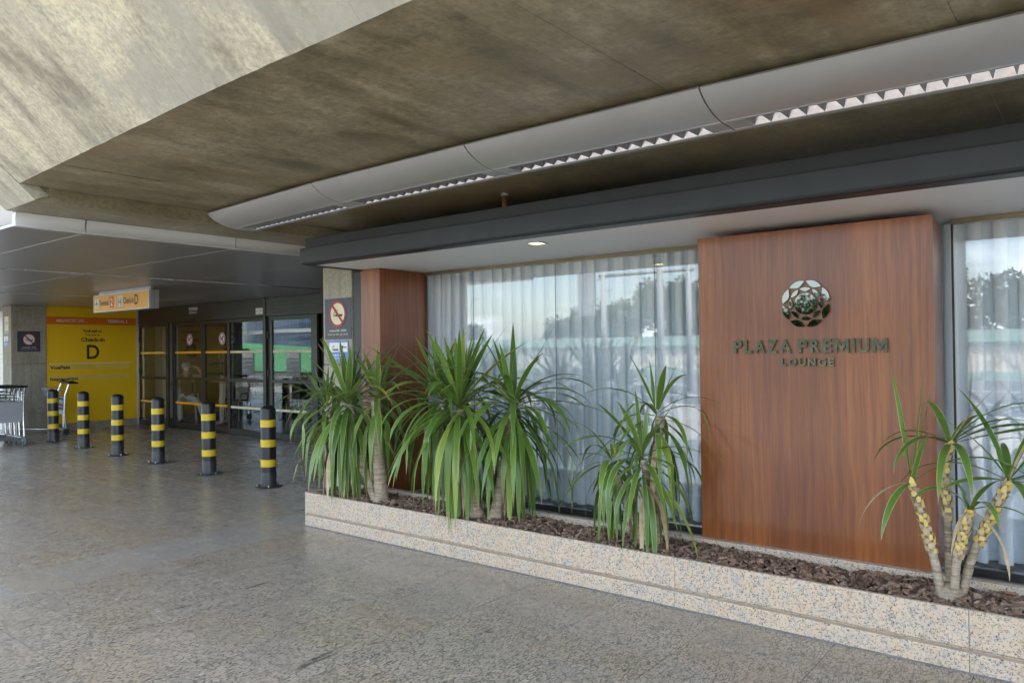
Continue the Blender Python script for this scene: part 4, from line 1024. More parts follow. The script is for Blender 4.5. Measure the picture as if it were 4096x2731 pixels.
# ------------------------------------------------------------------ hanging sign
YS = 5.328
t = thing('hanging_sign', 'yellow Terminal 2 Check-in D sign hanging from the metal ceiling', 'sign', (-11.93, YS, 2.26))
MB().box(-12.85, -11.0, YS, YS+.15, 2.255, 2.530).build('case', SIGNG, t, bevel=.006)
MB().box(-12.78, -11.05, YS+.05, YS+.10, 2.531, ZM-.001).build('hanger', SIGNG, t)
MB().box(-10.998, -10.985, YS+.01, YS+.07, 2.26, 2.525).build('end_cap', ALU, t); MB().box(-10.998, -10.985, YS+.08, YS+.14, 2.26, 2.525).build('end_cap', ALU, t)
pl = Plane((-12.85, YS-.0005, 2.255), (1, 0, 0), (0, 0, 1))
decal('face', pl, [rect(.018, .014, 1.83, .262)], SIGNY, t, 1)
decal('rim', pl, [rect(0, 0, 1.85, .012), rect(0, .264, 1.85, .275), rect(0, .012, .014, .264), rect(1.834, .012, 1.85, .264)], ALU_PALE, t, 2)
[decal('white_field', pl, [r_], PWHITE, t, 2) for r_ in (rect(.06, .065, .185, .215), rect(.86, .065, 1.01, .225))]
decal('aeroplane_icon', pl, [[(.115, .20), (.122, .21), (.129, .20), (.129, .09), (.122, .075), (.115, .09)], [(.075, .13), (.122, .165), (.17, .13), (.17, .118), (.122, .14), (.075, .118)], [(.098, .085), (.122, .10), (.147, .085), (.147, .078), (.122, .09), (.098, .078)]], PBLACK, t, 3)
text('Terminal', pl, .215, .10, .32, .085, PBLACK, t, .02)
decal('red_field', pl, [rect(.585, .055, .715, .23)], REDS, t, 2); text('2', pl, .615, .085, .07, .12, PWHITE, t, .02, layer=3)
decal('divider', pl, [rect(.765, .06, .775, .235)], PWHITE, t, 2)
decal('counter_icon', pl, [disc(.895, .20, .011, 12), rect(.885, .14, .905, .185), disc(.965, .20, .011, 12), rect(.952, .08, .978, .185), rect(.875, .125, .945, .137), rect(.875, .07, .887, .125)], PBLACK, t, 3)
text('Check-in', pl, 1.045, .098, .33, .098, PBLACK, t, .02); text('D', pl, 1.405, .07, .115, .155, PBLACK, t, .02)

# ------------------------------------------------------------------ luggage trolleys
def make_trolley(ad=True, grips=False, wide=.58):
    t = thing('luggage_trolley', '', 'luggage trolley'); h = wide/2
    f = MB()
    for s in (-1, 1):
        f.tube([(.0, s*h, .12), (.03, s*h, .45), (.015, s*h, .80), (-.06, s*h*.97, 1.03)], .016, 8)
        f.tube([(.0, s*h, .13), (.45, s*h*.72, .17), (.90, s*h*.22, .20)], .015, 8)
        f.tube([(.02, s*h*.6, .15), (.02, s*h*.6, .42)], .008, 6)
    f.tube([(.0, -h, .13), (.0, h, .13)], .014, 8); f.tube([(.90, -h*.22, .20), (.90, h*.22, .20)], .013, 8)
    f.tube([(.45, -h*.72, .17), (.45, h*.72, .17)], .012, 8)
    f.build('frame', CHROME, t, smooth=True, local=True, auto=50)
    hb = MB().tube([(-.06, -h-.03, 1.035), (-.06, h+.03, 1.035)], .02, 10)
    if grips:
        for s in (-1, 1): hb.tube([(-.03, s*h, 1.03), (-.10, s*h, 1.045), (-.22, s*h*.9, 1.02)], [.024, .032, .012], 8)
    hb.build('handle', RUBBER, t, smooth=True, local=True, auto=50)
    b = MB()
    for z in (.78, .83, .88, .94):
        e = .24+.05*(z-.78)/.16; b.tube([(.03, -h, z), (e, -h, z), (e, h, z), (.03, h, z)], .005, 5)
    for k in range(11):
        y = -h+2*h*k/10; b.tube([(.03, y, .78), (.24, y, .78), (.29, y, .94)], .0035, 5)
    for s in (-1, 1):
        for x in (.09, .16, .23): b.tube([(x, s*h, .78), (x+.02, s*h, .94)], .0035, 5)
    b.build('basket', CHROME, t, local=True)
    MB().box(.018, .030, -h+.015, h-.015, .42, .765).build('panel', TROLLEYP, t, local=True)
    if ad:
        d = MB().box(.010, .0175, -h+.035, h-.035, .50, .74).build('advert', DARKP, t, local=True)
    for s in (-1, 1):
        wh = MB().lathe([(.075, -.018), (.082, -.010), (.082, .010), (.075, .018)], 20, c=(.0, s*h, .083), axis='y').build('wheel', TYRE, t, smooth=True, local=True, auto=40)
        MB().lathe([(.05, -.019), (.05, .019)], 16, c=(.0, s*h, .083), axis='y').build('hub', DARKP, wh, local=True)
        MB().bar((.0, s*h*.93, .085), (.03, s*h*.93, .17), .02, .05).build('wheel_fork', ZINC, t, local=True)
    wh = MB().lathe([(.066, -.018), (.072, -.010), (.072, .010), (.066, .018)], 20, c=(.87, 0, .073), axis='y').build('wheel', TYRE, t, smooth=True, local=True, auto=40)
    MB().lathe([(.043, -.019), (.043, .019)], 16, c=(.87, 0, .073), axis='y').build('hub', DARKP, wh, local=True)
    MB().bar((.87, .026, .075), (.88, .026, .19), .006, .05).build('wheel_fork', ZINC, t, local=True); MB().bar((.87, -.026, .075), (.88, -.026, .19), .006, .05).build('wheel_fork', ZINC, t, local=True)
    MB().lathe([(.022, .17), (.022, .21)], 10, c=(.87, 0, 0)).build('caster_mount', ZINC, t, local=True)
    return t
def advert(t, loc, rz, backside=False):
    # lettering on the advert board, on the side facing the handle
    M = Matrix.Translation(loc) @ Matrix.Rotation(rz, 4, 'Z'); R = M.to_3x3()
    side = 1 if not backside else -1
    if not backside: pl = Plane(M @ Vector((.0098, .245, .50)), R @ Vector((0, -1, 0)), (0, 0, 1))
    else: pl = Plane(M @ Vector((.0302, -.245, .50)), R @ Vector((0, 1, 0)), (0, 0, 1))
    if backside: decal('advert_front', pl, [rect(0, 0, .49, .24)], DARKP, t, 1)
    text('TOTVS', pl, .19, .125, .25, .07, PWHITE, t, .03, layer=3)
    decal('logo_ring', pl, ring(.11, .16, .030, .048, 20)+[rect(.095, .145, .125, .175)], PWHITE, t, 2)
    decal('printed_line', pl, [rect(.05, .06, .42, .072)], PWHITE, t, 2); decal('orange_line', pl, [rect(.30, .03, .42, .042)], REDS, t, 2)
base = make_trolley(ad=False)
rowl = ['front trolley of the nested row at the left edge', 'second trolley in the nested row at the left edge', 'third trolley in the nested row at the left edge', 'fourth trolley in the nested row at the left edge', 'fifth trolley in the nested row at the left edge']
for i in range(5):
    o = base if i == 0 else copy_tree(base)
    o.location = (-14.93-.19*i, 4.735-.01*i, 0); o.rotation_euler = (0, 0, math.pi+[.05, .03, .06, .04, .05][i]); tag(o, rowl[i], 'luggage trolley', 'nested trolleys by the bollards')
s1 = make_trolley(True, True)
s1.location = (-16.18, 6.10, 0); s1.rotation_euler = (0, 0, rad(-97)); tag(s1, 'lone luggage trolley parked in front of the yellow wall', 'luggage trolley')
advert(s1, (-16.18, 6.10, 0), rad(-97), True)
s2 = copy_tree(s1); 
for c in kids(s2):
    if c.name.startswith(('lettering', 'logo_ring', 'printed', 'orange', 'advert_front')): bpy.data.objects.remove(c)
s2.location = (-15.25, 9.85, 0); s2.rotation_euler = (0, 0, rad(100)); tag(s2, 'trolley loaded with a grey bag inside the doors', 'luggage trolley')
advert(s2, (-15.25, 9.85, 0), rad(100))
s3 = copy_tree(base); s3.location = (-14.2, 10.7, 0); s3.rotation_euler = (0, 0, rad(70)); tag(s3, 'empty trolley behind the rightmost door', 'luggage trolley')
t = MB(); 
bagm = pm('grey_plastic_bag', (.42, .43, .45), (.34, .35, .37), 12, .45, .1, bmp=.4)
def blob(name, c, s, mat, parent=None, amp=.2, seed=0, sub=3):
    bm = bmesh.new(); bmesh.ops.create_icosphere(bm, subdivisions=sub, radius=1)
    for v in bm.verts:
        n = 1+amp*mnoise.noise(v.co*2.2+Vector((seed, 0, 0))); v.co = Vector((c[0]+v.co.x*s[0]*n, c[1]+v.co.y*s[1]*n, c[2]+v.co.z*s[2]*n))
    me = bpy.data.meshes.new(name); bm.to_mesh(me); bm.free(); me.materials.append(mat); me.polygons.foreach_set('use_smooth', [True]*len(me.polygons))
    o = bpy.data.objects.new(name, me); COL.objects.link(o)
    if parent: par(o, parent)
    return o
tag(blob('plastic_bag', (-15.27, 10.0, .93), (.20, .14, .14), bagm, None, .5, 2), 'crumpled grey bag in the basket of the indoor trolley', 'bag')

# ------------------------------------------------------------------ arrivals hall behind the doors
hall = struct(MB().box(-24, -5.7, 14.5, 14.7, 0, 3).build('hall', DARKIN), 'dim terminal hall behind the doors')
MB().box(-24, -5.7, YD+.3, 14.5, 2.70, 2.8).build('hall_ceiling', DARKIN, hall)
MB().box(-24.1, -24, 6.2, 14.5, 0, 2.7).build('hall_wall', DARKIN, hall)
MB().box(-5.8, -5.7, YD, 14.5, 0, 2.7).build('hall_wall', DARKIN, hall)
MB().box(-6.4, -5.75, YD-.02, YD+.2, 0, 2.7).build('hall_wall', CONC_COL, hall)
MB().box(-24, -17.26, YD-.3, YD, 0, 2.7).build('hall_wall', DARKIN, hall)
wt = thing('tile_reflection_block', 'white tiled block added for the tile reflection in the leftmost door', 'pier', (-17.9, 9.0, 0))  # added block standing in for the white tiles mirrored in the door
MB().box(-18.3, -17.95, 9.0, 9.4, 0, 2.7).build('core', KERB, wt)
tw2 = MB().box(-.0485, .0485, -.005, 0, -.0485, .0485).mesh('wall_tile', TILEW)
tw3 = MB().box(0, .005, -.0485, .0485, -.0485, .0485).mesh('wall_tile', TILEW)
for r in range(24):
    for c in range(3):
        o = bpy.data.objects.new('wall_tile', tw2); COL.objects.link(o); par(o, wt); o.location = (-18.24+c*.1, 8.998, .06+r*.1)
    for c in range(4):
        o = bpy.data.objects.new('wall_tile', tw3); COL.objects.link(o); par(o, wt); o.location = (-17.949, 9.05+c*.1, .06+r*.1)
def chair(name, loc, rz, lab):
    t = thing(name, lab, 'chair', loc, rz, 'plastic chairs in the hall')
    pr = [(-.22, .43), (.22, .45), (.225, .435), (-.21, .41)]
    MB().extr(pr, -.23, .23, axis='y').build('seat', CHAIRP, t, local=True, bevel=.008)
    MB().extr([(-.22, .47), (-.30, .88), (-.275, .885), (-.19, .47)], -.22, .22, axis='y').build('backrest', CHAIRP, t, local=True, bevel=.01)
    for s in (-1, 1):
        MB().tube([(-.24, s*.25, .60), (.0, s*.26, .64), (.16, s*.26, .62), (.22, s*.25, .44)], .016, 8).build('armrest', CHAIRP, t, smooth=True, local=True)
        MB().tube([(.18, s*.2, .44), (.22, s*.23, 0)], .014, 8).build('leg', CHAIRP, t, local=True); MB().tube([(-.18, s*.2, .42), (-.25, s*.23, 0)], .014, 8).build('leg', CHAIRP, t, local=True)
    return t
chair('plastic_chair', (-16.95, 9.05, 0), rad(-25), 'plastic chair under the man in pale jeans')
chair('plastic_chair', (-16.05, 9.75, 0), rad(-60), 'empty plastic chair behind the striped trousers')
chair('plastic_chair', (-15.45, 10.75, 0), rad(-80), 'plastic chair under the masked person behind the trolley')
chair('plastic_chair', (-13.6, 11.2, 0), rad(-95), 'plastic chair under the person in blue')

# people: one skinned body each
SKIN = pm('skin', (.48, .28, .19), (.42, .24, .16), 12, .5, .06)
SKIND = pm('skin_brown', (.30, .16, .10), (.26, .14, .09), 12, .5, .06)
JEANS = pm('pale_denim', (.52, .60, .67), (.44, .52, .60), 30, .85, .05, bmp=.2)
BLACKT = pm('black_cloth', (.015, .015, .017), None, 20, .9, .04)
GREENT = pm('dark_green_cloth', (.035, .05, .03), None, 20, .9, .04)
BLUET = pm('blue_cloth', (.03, .07, .22), None, 20, .9, .04)
SHOEB = pm('black_shoe', (.02, .02, .022), None, 15, .5, .08); SHOEP = pm('pink_shoe', (.50, .34, .32), None, 15, .6, .08)
HAIRG = pm('grey_hair', (.42, .41, .40), None, 30, .7, .05); HAIRB = pm('brown_hair', (.05, .025, .014), None, 30, .6, .05)
MASK = pm('face_mask', (.68, .72, .75), None, 15, .8, .05)
m, nt, b = newmat('striped_cloth')
wv = N(nt, 'ShaderNodeTexWave', {'Vector': coords(nt, (1, 1, .02), obj=True), 'Scale': 16, 'Distortion': .6}, bands_direction='DIAGONAL').outputs['Fac']
setin(nt, b, Base_Color=mixc(nt, ramp(nt, wv, [(.42, 0), (.5, 1)]), (.04, .05, .04), (.62, .64, .60)), Roughness=.9); STRIPE = m
SKINNED = []
def person(lab, J, bones, mats, hair, mask=None, loc=(0, 0, 0)):
    t = thing('person', lab, 'person', loc)
    names = list(J); me = bpy.data.meshes.new('body'); me.from_pydata([J[n][0] for n in names], [(names.index(a), names.index(b)) for a, b, k in bones][:], [])
    o = bpy.data.objects.new('body', me); COL.objects.link(o)
    o.modifiers.new('skin', 'SKIN'); ss = o.modifiers.new('sub', 'SUBSURF'); ss.levels = ss.render_levels = 2
    sk = me.skin_vertices[0].data
    for i, n in enumerate(names):
        r = J[n][1]; sk[i].radius = (r, r); sk[i].use_root = (n == 'pelvis')
    SKINNED.append((o, t, [(Vector(J[a][0]), Vector(J[b][0]), k) for a, b, k in bones], mats))
    hc = Vector(J['head'][0]); blob('hair', (hc.x+hair[1][0], hc.y+hair[1][1], hc.z+hair[1][2]), hair[2], hair[0], t, .15, 1)
    if mask: blob('mask', (hc.x+mask[0], hc.y+mask[1], hc.z+mask[2]), (.06, .06, .055), MASK, t, .05, 3, 2)
    return t
def fingers(J, B, wrist, palm, d, up, k, tag_):
    """palm and five short unequal fingers"""
    d = Vector(d).normalized(); up = Vector(up).normalized(); sd = d.cross(up); p = Vector(J[palm][0])
    for i, l in enumerate((.060, .075, .080, .072, .056)):
        off = sd*(.018*(i-2)) if i else sd*-.035-d*.03
        dd = d if i else (d-sd*.8).normalized()
        a = p+off+dd*.03; b_ = a+dd*l*.55-up*.008; c_ = b_+dd*l*.45-up*.02
        J[tag_+'a%d' % i] = (tuple(a), .009); J[tag_+'b%d' % i] = (tuple(b_), .0085); J[tag_+'c%d' % i] = (tuple(c_), .007)
        B += [(palm, tag_+'a%d' % i, k), (tag_+'a%d' % i, tag_+'b%d' % i, k), (tag_+'b%d' % i, tag_+'c%d' % i, k)]
def sitter(o, rz, arm_l, arm_r, leg_l, leg_r, lean=.18, sc=1.0):
    """joints of a seated figure facing local +x; arms and legs given as joint lists in local metres"""
    M = Matrix.Translation(o) @ Matrix.Rotation(rz, 4, 'Z')
    G = lambda x, y, z: tuple(M @ Vector((x*sc, y*sc, z*sc)))
    J = dict(pelvis=(G(0, 0, .52), .13), spine=(G(-lean*.5, 0, .74), .125), chest=(G(-lean, 0, .95), .135), neck=(G(-lean*1.05, 0, 1.10), .058), head0=(G(-lean*1.0, 0, 1.17), .075), head=(G(-lean*.9, 0, 1.25), .095), crown=(G(-lean*.9, 0, 1.32), .07), nose=(G(-lean*.9+.095, 0, 1.235), .02))
    B = [('pelvis', 'spine', 'top'), ('spine', 'chest', 'top'), ('chest', 'neck', 'skin'), ('neck', 'head0', 'skin'), ('head0', 'head', 'skin'), ('head', 'crown', 'skin'), ('head', 'nose', 'skin')]
    for s, arm, leg in (('l', arm_l, leg_l), ('r', arm_r, leg_r)):
        sg = 1 if s == 'l' else -1
        J['sh'+s] = (G(-lean, sg*.17, 1.02), .065); J['el'+s] = (G(*arm[0]), .045); J['wr'+s] = (G(*arm[1]), .032); J['pa'+s] = (G(*arm[2]), .034)
        B += [('chest', 'sh'+s, 'top'), ('sh'+s, 'el'+s, 'sleeve'), ('el'+s, 'wr'+s, 'skin'), ('wr'+s, 'pa'+s, 'skin')]
        fingers(J, B, 'wr'+s, 'pa'+s, Vector(J['pa'+s][0])-Vector(J['wr'+s][0]), (0, 0, 1), 'skin', 'f'+s)
        J['hi'+s] = (G(.02, sg*.10, .50), .095); J['kn'+s] = (G(*leg[0]), .068); J['an'+s] = (G(*leg[1]), .05); J['he'+s] = (G(*leg[2]), .045); J['to'+s] = (G(*leg[3]), .035)
        B += [('pelvis', 'hi'+s, 'leg'), ('hi'+s, 'kn'+s, 'leg'), ('kn'+s, 'an'+s, 'leg'), ('an'+s, 'he'+s, 'shoe'), ('he'+s, 'to'+s, 'shoe')]
    return J, B
J, B = sitter((-16.85, 9.02, 0), rad(-27), [(.12, .36, 1.02), (.12, .24, 1.24), (.10, .14, 1.27)], [(-.16, -.36, .78), (.10, -.26, .82), (.18, -.22, .84)], [(.56, .22, .50), (.86, .34, .12), (.88, .35, .06), (1.10, .40, .045)], [(.48, -.16, .46), (.98, -.14, .10), (1.02, -.14, .055), (1.24, -.13, .05)], .24)
person('man in black T-shirt and pale jeans slouching on a chair behind the doors', J, B, dict(top=BLACKT, sleeve=SKIN, skin=SKIN, leg=JEANS, shoe=SHOEB), (HAIRG, (-.04, .015, .04), (.10, .10, .09)), (.07, -.035, -.03), (-16.85, 9.02, 0))
def stander(o, rz, mats_top='top'):
    M = Matrix.Translation(o) @ Matrix.Rotation(rz, 4, 'Z'); G = lambda x, y, z: tuple(M @ Vector((x, y, z)))
    J = dict(pelvis=(G(0, 0, .86), .125), spine=(G(-.01, 0, 1.05), .11), chest=(G(0, 0, 1.24), .12), neck=(G(.0, 0, 1.38), .05), head0=(G(.01, 0, 1.44), .07), head=(G(.02, 0, 1.52), .09), crown=(G(.015, 0, 1.59), .065), nose=(G(.11, 0, 1.505), .018))
    B = [('pelvis', 'spine', 'top'), ('spine', 'chest', 'top'), ('chest', 'neck', 'skin'), ('neck', 'head0', 'skin'), ('head0', 'head', 'skin'), ('head', 'crown', 'skin'), ('head', 'nose', 'skin')]
    for s, sg in (('l', 1), ('r', -1)):
        J['sh'+s] = (G(0, sg*.15, 1.30), .055); J['el'+s] = (G(-.02, sg*.22, 1.05), .042); J['wr'+s] = (G(.12, sg*.16, .95), .03); J['pa'+s] = (G(.18, sg*.12, .96), .03)
        B += [('chest', 'sh'+s, 'top'), ('sh'+s, 'el'+s, 'sleeve'), ('el'+s, 'wr'+s, 'skin'), ('wr'+s, 'pa'+s, 'skin')]
        fingers(J, B, 'wr'+s, 'pa'+s, Vector(J['pa'+s][0])-Vector(J['wr'+s][0]), (0, 0, 1), 'skin', 'f'+s)
        J['hi'+s] = (G(0, sg*.085, .80), .095); J['kn'+s] = (G(.03, sg*.09+.01, .46), .07); J['an'+s] = (G(-.02+sg*.05, sg*.09, .09), .06); J['he'+s] = (G(-.02+sg*.05, sg*.09, .045), .04); J['to'+s] = (G(.16+sg*.05, sg*.10, .035), .032)
        B += [('pelvis', 'hi'+s, 'leg'), ('hi'+s, 'kn'+s, 'leg'), ('kn'+s, 'an'+s, 'leg'), ('an'+s, 'he'+s, 'shoe'), ('he'+s, 'to'+s, 'shoe')]
    return J, B
J, B = stander((-15.43, 9.12, 0), rad(-120))
person('person in striped trousers and pink shoes standing behind the right sliding door', J, B, dict(top=BLACKT, sleeve=BLACKT, skin=SKIND, leg=STRIPE, shoe=SHOEP), (HAIRB, (.03, .03, -.05), (.12, .12, .22)), None, (-15.43, 9.12, 0))
J, B = sitter((-15.40, 10.72, 0), rad(-80), [(.02, .30, .80), (.24, .16, .76), (.30, .12, .78)], [(.02, -.30, .80), (.24, -.16, .76), (.30, -.12, .78)], [(.44, .12, .50), (.46, .13, .10), (.46, .13, .05), (.64, .15, .04)], [(.44, -.12, .50), (.46, -.13, .10), (.46, -.13, .05), (.64, -.15, .04)], .10)
person('masked person in dark green sitting behind the loaded trolley', J, B, dict(top=GREENT, sleeve=SKIND, skin=SKIND, leg=BLACKT, shoe=SHOEB), (HAIRB, (-.01, .03, .03), (.11, .11, .13)), (.015, -.075, -.04), (-15.40, 10.72, 0))
J, B = sitter((-13.58, 11.15, 0), rad(-95), [(.02, .30, .80), (.24, .16, .76), (.30, .12, .78)], [(.02, -.30, .80), (.24, -.16, .70), (.30, -.12, .66)], [(.44, .12, .50), (.46, .13, .10), (.46, .13, .05), (.64, .15, .04)], [(.44, -.12, .50), (.46, -.13, .10), (.46, -.13, .05), (.64, -.15, .04)], .08)
person('person in blue sitting deep in the hall behind the rightmost door', J, B, dict(top=BLUET, sleeve=BLUET, skin=SKIND, leg=BLUET, shoe=SHOEB), (HAIRB, (-.01, .03, .03), (.11, .11, .12)), None, (-13.58, 11.15, 0))
def bake_people():
    bpy.context.view_layer.update(); dg = bpy.context.evaluated_depsgraph_get()
    for o, t, bones, mats in SKINNED:
        me = bpy.data.meshes.new_from_object(o.evaluated_get(dg)); keys = list(mats)
        for k in keys: me.materials.append(mats[k])
        mi = []
        for p in me.polygons:
            c = p.center; best = None
            for a, b, k in bones:
                ab = b-a; s = max(0, min(1, (c-a).dot(ab)/max(ab.length_squared, 1e-9))); d = (c-a-ab*s).length
                if best is None or d < best[0]: best = (d, k)
            mi.append(keys.index(best[1]))
        me.polygons.foreach_set('material_index', mi); me.polygons.foreach_set('use_smooth', [True]*len(mi))
        bpy.data.objects.remove(o); q = bpy.data.objects.new('body', me); COL.objects.link(q); par(q, t)
bag = thing('handbag', 'pale handbag on the floor by the person in blue', 'bag', (-13.35, 10.6, 0))
MB().extr([(-.16, 0), (.16, 0), (.19, .26), (-.19, .26)], 10.56, 10.68, axis='y').build('body', CHAIRP, bag)
for o in kids(bag): o.location.x = -13.35+13.35-13.35
MB().tube([(-13.45, 10.62, .26), (-13.43, 10.62, .42), (-13.35, 10.62, .48), (-13.27, 10.62, .42), (-13.25, 10.62, .26)], .009, 6).build('handle', CHAIRP, bag, smooth=True)

# ------------------------------------------------------------------ the street opposite (mirrored in the glass)
struct(MB().box(-400, 400, -500, 60, -.6, -.30).build('ground', GRASS), 'grassy ground beyond the road')
struct(MB().box(-300, 300, -29.5, -8.4, -.29, -.15).build('road', ASPH), 'asphalt approach road in front of the terminal')
struct(MB().box(-300, 300, -8.4, -8.0, -.29, .0).build('kerb', KERB), 'concrete kerb of the walkway')
MB().box(-300, -40, -8, 3, -.25, -.005).build('pavement', KERB)['kind'] = 'structure'
for yy in (-14.0, -20.6): struct(MB().box(-200, 200, yy-.09, yy+.09, -.149, -.145).build('lane_line', LINEW), 'white lane line on the road')
fe = thing('lattice_fence', 'green and cream corrugated fence with diagonal bracing across the road', 'fence', (-15, -29.6, 0))
def corrug(x0, x1, y, z0, z1, m, name, pitch=.30, dep=.05):
    mb = MB(); n = int((x1-x0)/pitch*2); vs = []
    for z in (z0, z1):
        for i in range(n+1): vs.append((x0+(x1-x0)*i/n, y+(dep if i % 2 else 0), z))
    mb.add(vs, [(i, i+1, n+2+i, n+1+i) for i in range(n)]); return mb.build(name, m, fe)
corrug(-46, 30, -29.9, .25, 1.45, CREAMS, 'cream_sheets')
MB().box(-46, 30, -29.95, -29.80, 1.451, 2.20).build('top_band', GREENL, fe); MB().box(-46, 30, -29.95, -29.78, -.2, .249).build('bottom_band', GREENL, fe)
MB().box(-46, 30, -29.80, -29.72, 1.62, 1.68).build('rail', GREENL, fe)
for k in range(24):
    x = -44.5+3.05*k
    MB().bar((x, -29.70, -.1), (x+1.5, -29.70, 1.75), .05, .05).build('brace', GREENL, fe); MB().bar((x+3.0, -29.63, -.1), (x+1.5, -29.63, 1.75), .05, .05).build('brace', GREENL, fe)
sh = thing('green_shed', 'green corrugated shed far along the road', 'shed', (-63, -21, 0))
mb = MB(); n = 90; vs = []
for top in (0, 1):
    for i in range(n+1):
        x = -80+33*i/n; vs.append((x, -20+(.12 if i % 2 else 0)-2.0*top, (-.05 if not top else 3.3-1.6*i/n)))
mb.add(vs, [(i, i+1, n+2+i, n+1+i) for i in range(n)]); mb.build('sheet_wall', GREENP, sh)
MB().box(-80, -47, -23.5, -22.9, -.2, 1.0).build('base_wall', KERB, sh)
# trees
POLE = pm('pole_grey', (.26, .27, .28), (.22, .23, .24), 5, .55, .06)
def foliage(name, c1, c2):
    m, nt, b = newmat(name); r = N(nt, 'ShaderNodeAttribute', attribute_name='leaf').outputs['Fac']
    c = mixc(nt, r, c1, c2); c = mixc(nt, ramp(nt, noi(nt, coords(nt), 1.2, 3), [(.4, 0), (.65, .6)]), c, tuple(x*.6 for x in c1)); setin(nt, b, Base_Color=c, Roughness=.6); return m
FOL = [foliage('foliage_dark', (.028, .055, .014), (.055, .09, .024)), foliage('foliage_mid', (.05, .09, .02), (.10, .14, .035)), foliage('foliage_light', (.09, .13, .03), (.17, .19, .05))]
WOODT = pm('tree_bark', (.13, .10, .075), (.09, .07, .055), 12, .9, .05, bmp=.4)
def tree(lab, x, y, h, rx, kind, seed, low=.35, nleaf=6500):
    rn = random.Random(seed); t = thing('tree', lab, 'tree', (x, y, -.3), group='trees across the road')
    tb = MB(); tb.tube([(x, y, -.35), (x+.1, y, h*.25), (x-.05, y+.1, h*.5), (x+.1, y, h*.8)], [.22, .18, .13, .05], 8)
    cl = []
    for k in range(17):
        a = rn.uniform(0, 6.28); rr = rx*math.sqrt(rn.random())*.8; z = h*(low+(.92-low)*rn.random()); s = rx*rn.uniform(.28, .46)
        cl.append((Vector((x+rr*math.cos(a)*(1.1-z/h*.5), y+rr*math.sin(a)*.8, z)), s))
        tb.tube([(x, y, h*.3), tuple(cl[-1][0].lerp(Vector((x, y, h*.35)), .45)), tuple(cl[-1][0])], [.08, .05, .02], 5)
    tb.build('trunk', WOODT, t, smooth=True)
    vs = []; fs = []; at = []
    for k in range(nleaf):
        c, s = rn.choice(cl); d = Vector((rn.gauss(0, 1), rn.gauss(0, 1), rn.gauss(0, .8))).normalized()*s*rn.uniform(.55, 1.05); p = c+d
        u = Vector((rn.gauss(0, 1), rn.gauss(0, 1), rn.gauss(0, 1))).normalized(); v = u.orthogonal().normalized(); l = rn.uniform(.13, .27)
        i = len(vs); vs += [tuple(p-u*l), tuple(p+v*l*.5), tuple(p+u*l), tuple(p-v*l*.5)]; fs.append((i, i+1, i+2, i+3)); at.append(rn.random())
    me = bpy.data.meshes.new('crown'); me.from_pydata(vs, [], fs); me.materials.append(FOL[kind]); q = me.attributes.new('leaf', 'FLOAT', 'FACE'); q.data.foreach_set('value', at)
    o = bpy.data.objects.new('crown', me); COL.objects.link(o); par(o, t)
TR = [(-3, -42, 6.6, 4.2, 0), (-9, -44, 5.6, 4.4, 1), (-15.5, -43, 5.2, 4.2, 0), (-22, -42, 5.3, 4.3, 1), (-27.5, -44, 7.4, 3.6, 0), (-33, -43, 5.0, 3.8, 1), (-39, -45, 4.0, 3.2, 0), (-47, -41, 3.6, 2.6, 2), (-53, -43, 3.9, 2.8, 2), (4, -43, 6.2, 4.4, 1), (11, -42, 5.6, 4.2, 0), (-62, -38, 3.6, 2.4, 2), (-56.5, -19.0, 1.9, .9, 2)]
ORD = 'first second third fourth fifth sixth seventh eighth ninth tenth eleventh twelfth last'.split()
NTH = ['dense dark tree', 'mid green tree', 'pale bushy tree']
for i, (x, y, h, r, k) in enumerate(TR):
    h *= .9
    tree('%s across the road, %s from the left' % (NTH[k], ORD[sorted(range(len(TR)), key=lambda q: TR[q][0]).index(i)]), x, y, h, r, k, 100+i, .18 if h < 6 else .25)
# gantry and lamp posts, pole at the kerb
g = thing('road_sign_gantry', 'steel gantry with the grey back of a road sign over the road', 'gantry', (-16, -16, -.15))
gp = MB(); gp.tube([(-16.4, -16, -.15), (-16.4, -16, 5.0)], .11, 12).build('post', POLE, g, smooth=True); MB().tube([(-12.6, -16, -.15), (-12.6, -16, 5.0)], .11, 12).build('post', POLE, g, smooth=True)
MB().tube([(-16.6, -16, 4.55), (-12.4, -16, 4.55)], .08, 12).build('cross_bar', POLE, g, smooth=True)
MB().box(-17.6, -16.7, -15.9, -15.85, 2.9, 5.6).build('sign_back', POLE, g, bevel=.05)
MB().bar((-16.4, -16, 4.4), (-17.2, -15.9, 4.4), .06, .06).build('sign_arm', POLE, g)
MB().tube([(-7.95, -4.6, 0), (-7.95, -4.6, 3.6)], .075, 16).build('canopy_post', POLE, None, smooth=True)
tag(bpy.data.objects['canopy_post'], 'round grey steel post at the kerb edge', 'post')
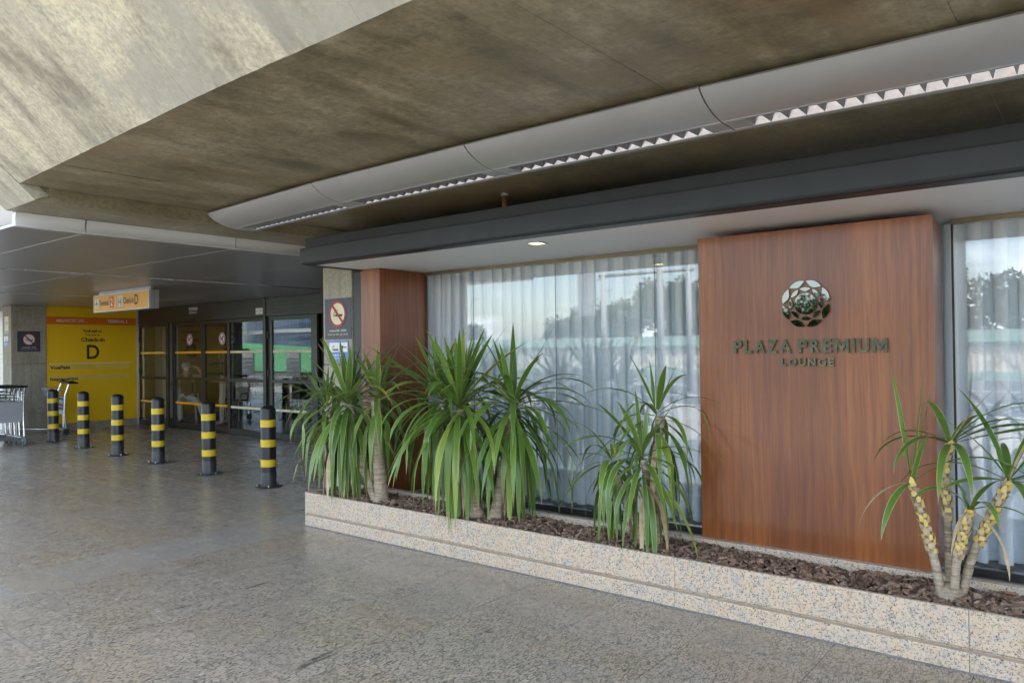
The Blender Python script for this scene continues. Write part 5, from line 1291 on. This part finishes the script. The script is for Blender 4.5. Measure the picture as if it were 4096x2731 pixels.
for i, x in enumerate((-52, -36)):
    l = thing('lamp_post', ['far slim street lamp beyond the fence', 'nearer slim street lamp beyond the fence'][i], 'street lamp', (x, -48, -.3))
    MB().tube([(x, -48, -.3), (x, -48, 6.6)], [.09, .05], 8).build('pole', POLE, l, smooth=True); MB().bar((x, -48, 6.6), (x+1, -48, 6.75), .12, .08).build('lamp_head', POLE, l)
# curved glass terminal building far left
tb = thing('terminal_building', 'far terminal building with curved blue glass bands', 'building', (-105, -62, 0))
BG = pm('blue_glazing', (.10, .17, .26), (.14, .22, .32), .6, .15, .05, obj=False); BW = pm('white_cladding', (.66, .68, .70), None, 1, .5, .05, obj=False)
def arcp(k, r): a = rad(60+60*k); return (-105+r*math.cos(a)*1.15, -100+r*math.sin(a))
for (z0, z1, dr, m, nm) in ((-.3, 2.2, 0, BW, 'plinth_band'), (4.6, 5.2, .6, BW, 'white_band'), (7.7, 9.4, 1.2, BW, 'roof_band')):
    mb = MB(); n = 24; vs = []
    for z in (z0, z1):
        for i in range(n+1): x, y = arcp(i/n, 42+dr); vs.append((x, y, z))
    mb.add(vs, [(i, i+1, n+2+i, n+1+i) for i in range(n)]); mb.build(nm, m, tb)
for z0, z1 in ((2.2, 4.6), (5.2, 7.7)):
    for i in range(24):
        (xa, ya), (xb, yb) = arcp((i+.03)/24, 42.2), arcp((i+.97)/24, 42.2)
        zm = (z0+z1)/2
        for a, b in ((z0, zm-.05), (zm+.05, z1)): MB().face([(xa, ya, a), (xb, yb, a), (xb, yb, b), (xa, ya, b)]) if False else None
        mb = MB(); mb.add([(xa, ya, z0+.05), (xb, yb, z0+.05), (xb, yb, z1-.05), (xa, ya, z1-.05)], [(0, 1, 2, 3)]); mb.build('window', BG, tb)
mb = MB(); n = 24; vs = []
for z in (0, 9.3):
    for i in range(n+1): x, y = arcp(i/n, 41.6); vs.append((x, y, z))
mb.add(vs, [(i, i+1, n+2+i, n+1+i) for i in range(n)]); mb.build('core_wall', BW, tb)

bake_text(); bake_people()
print('objects', len(bpy.data.objects))
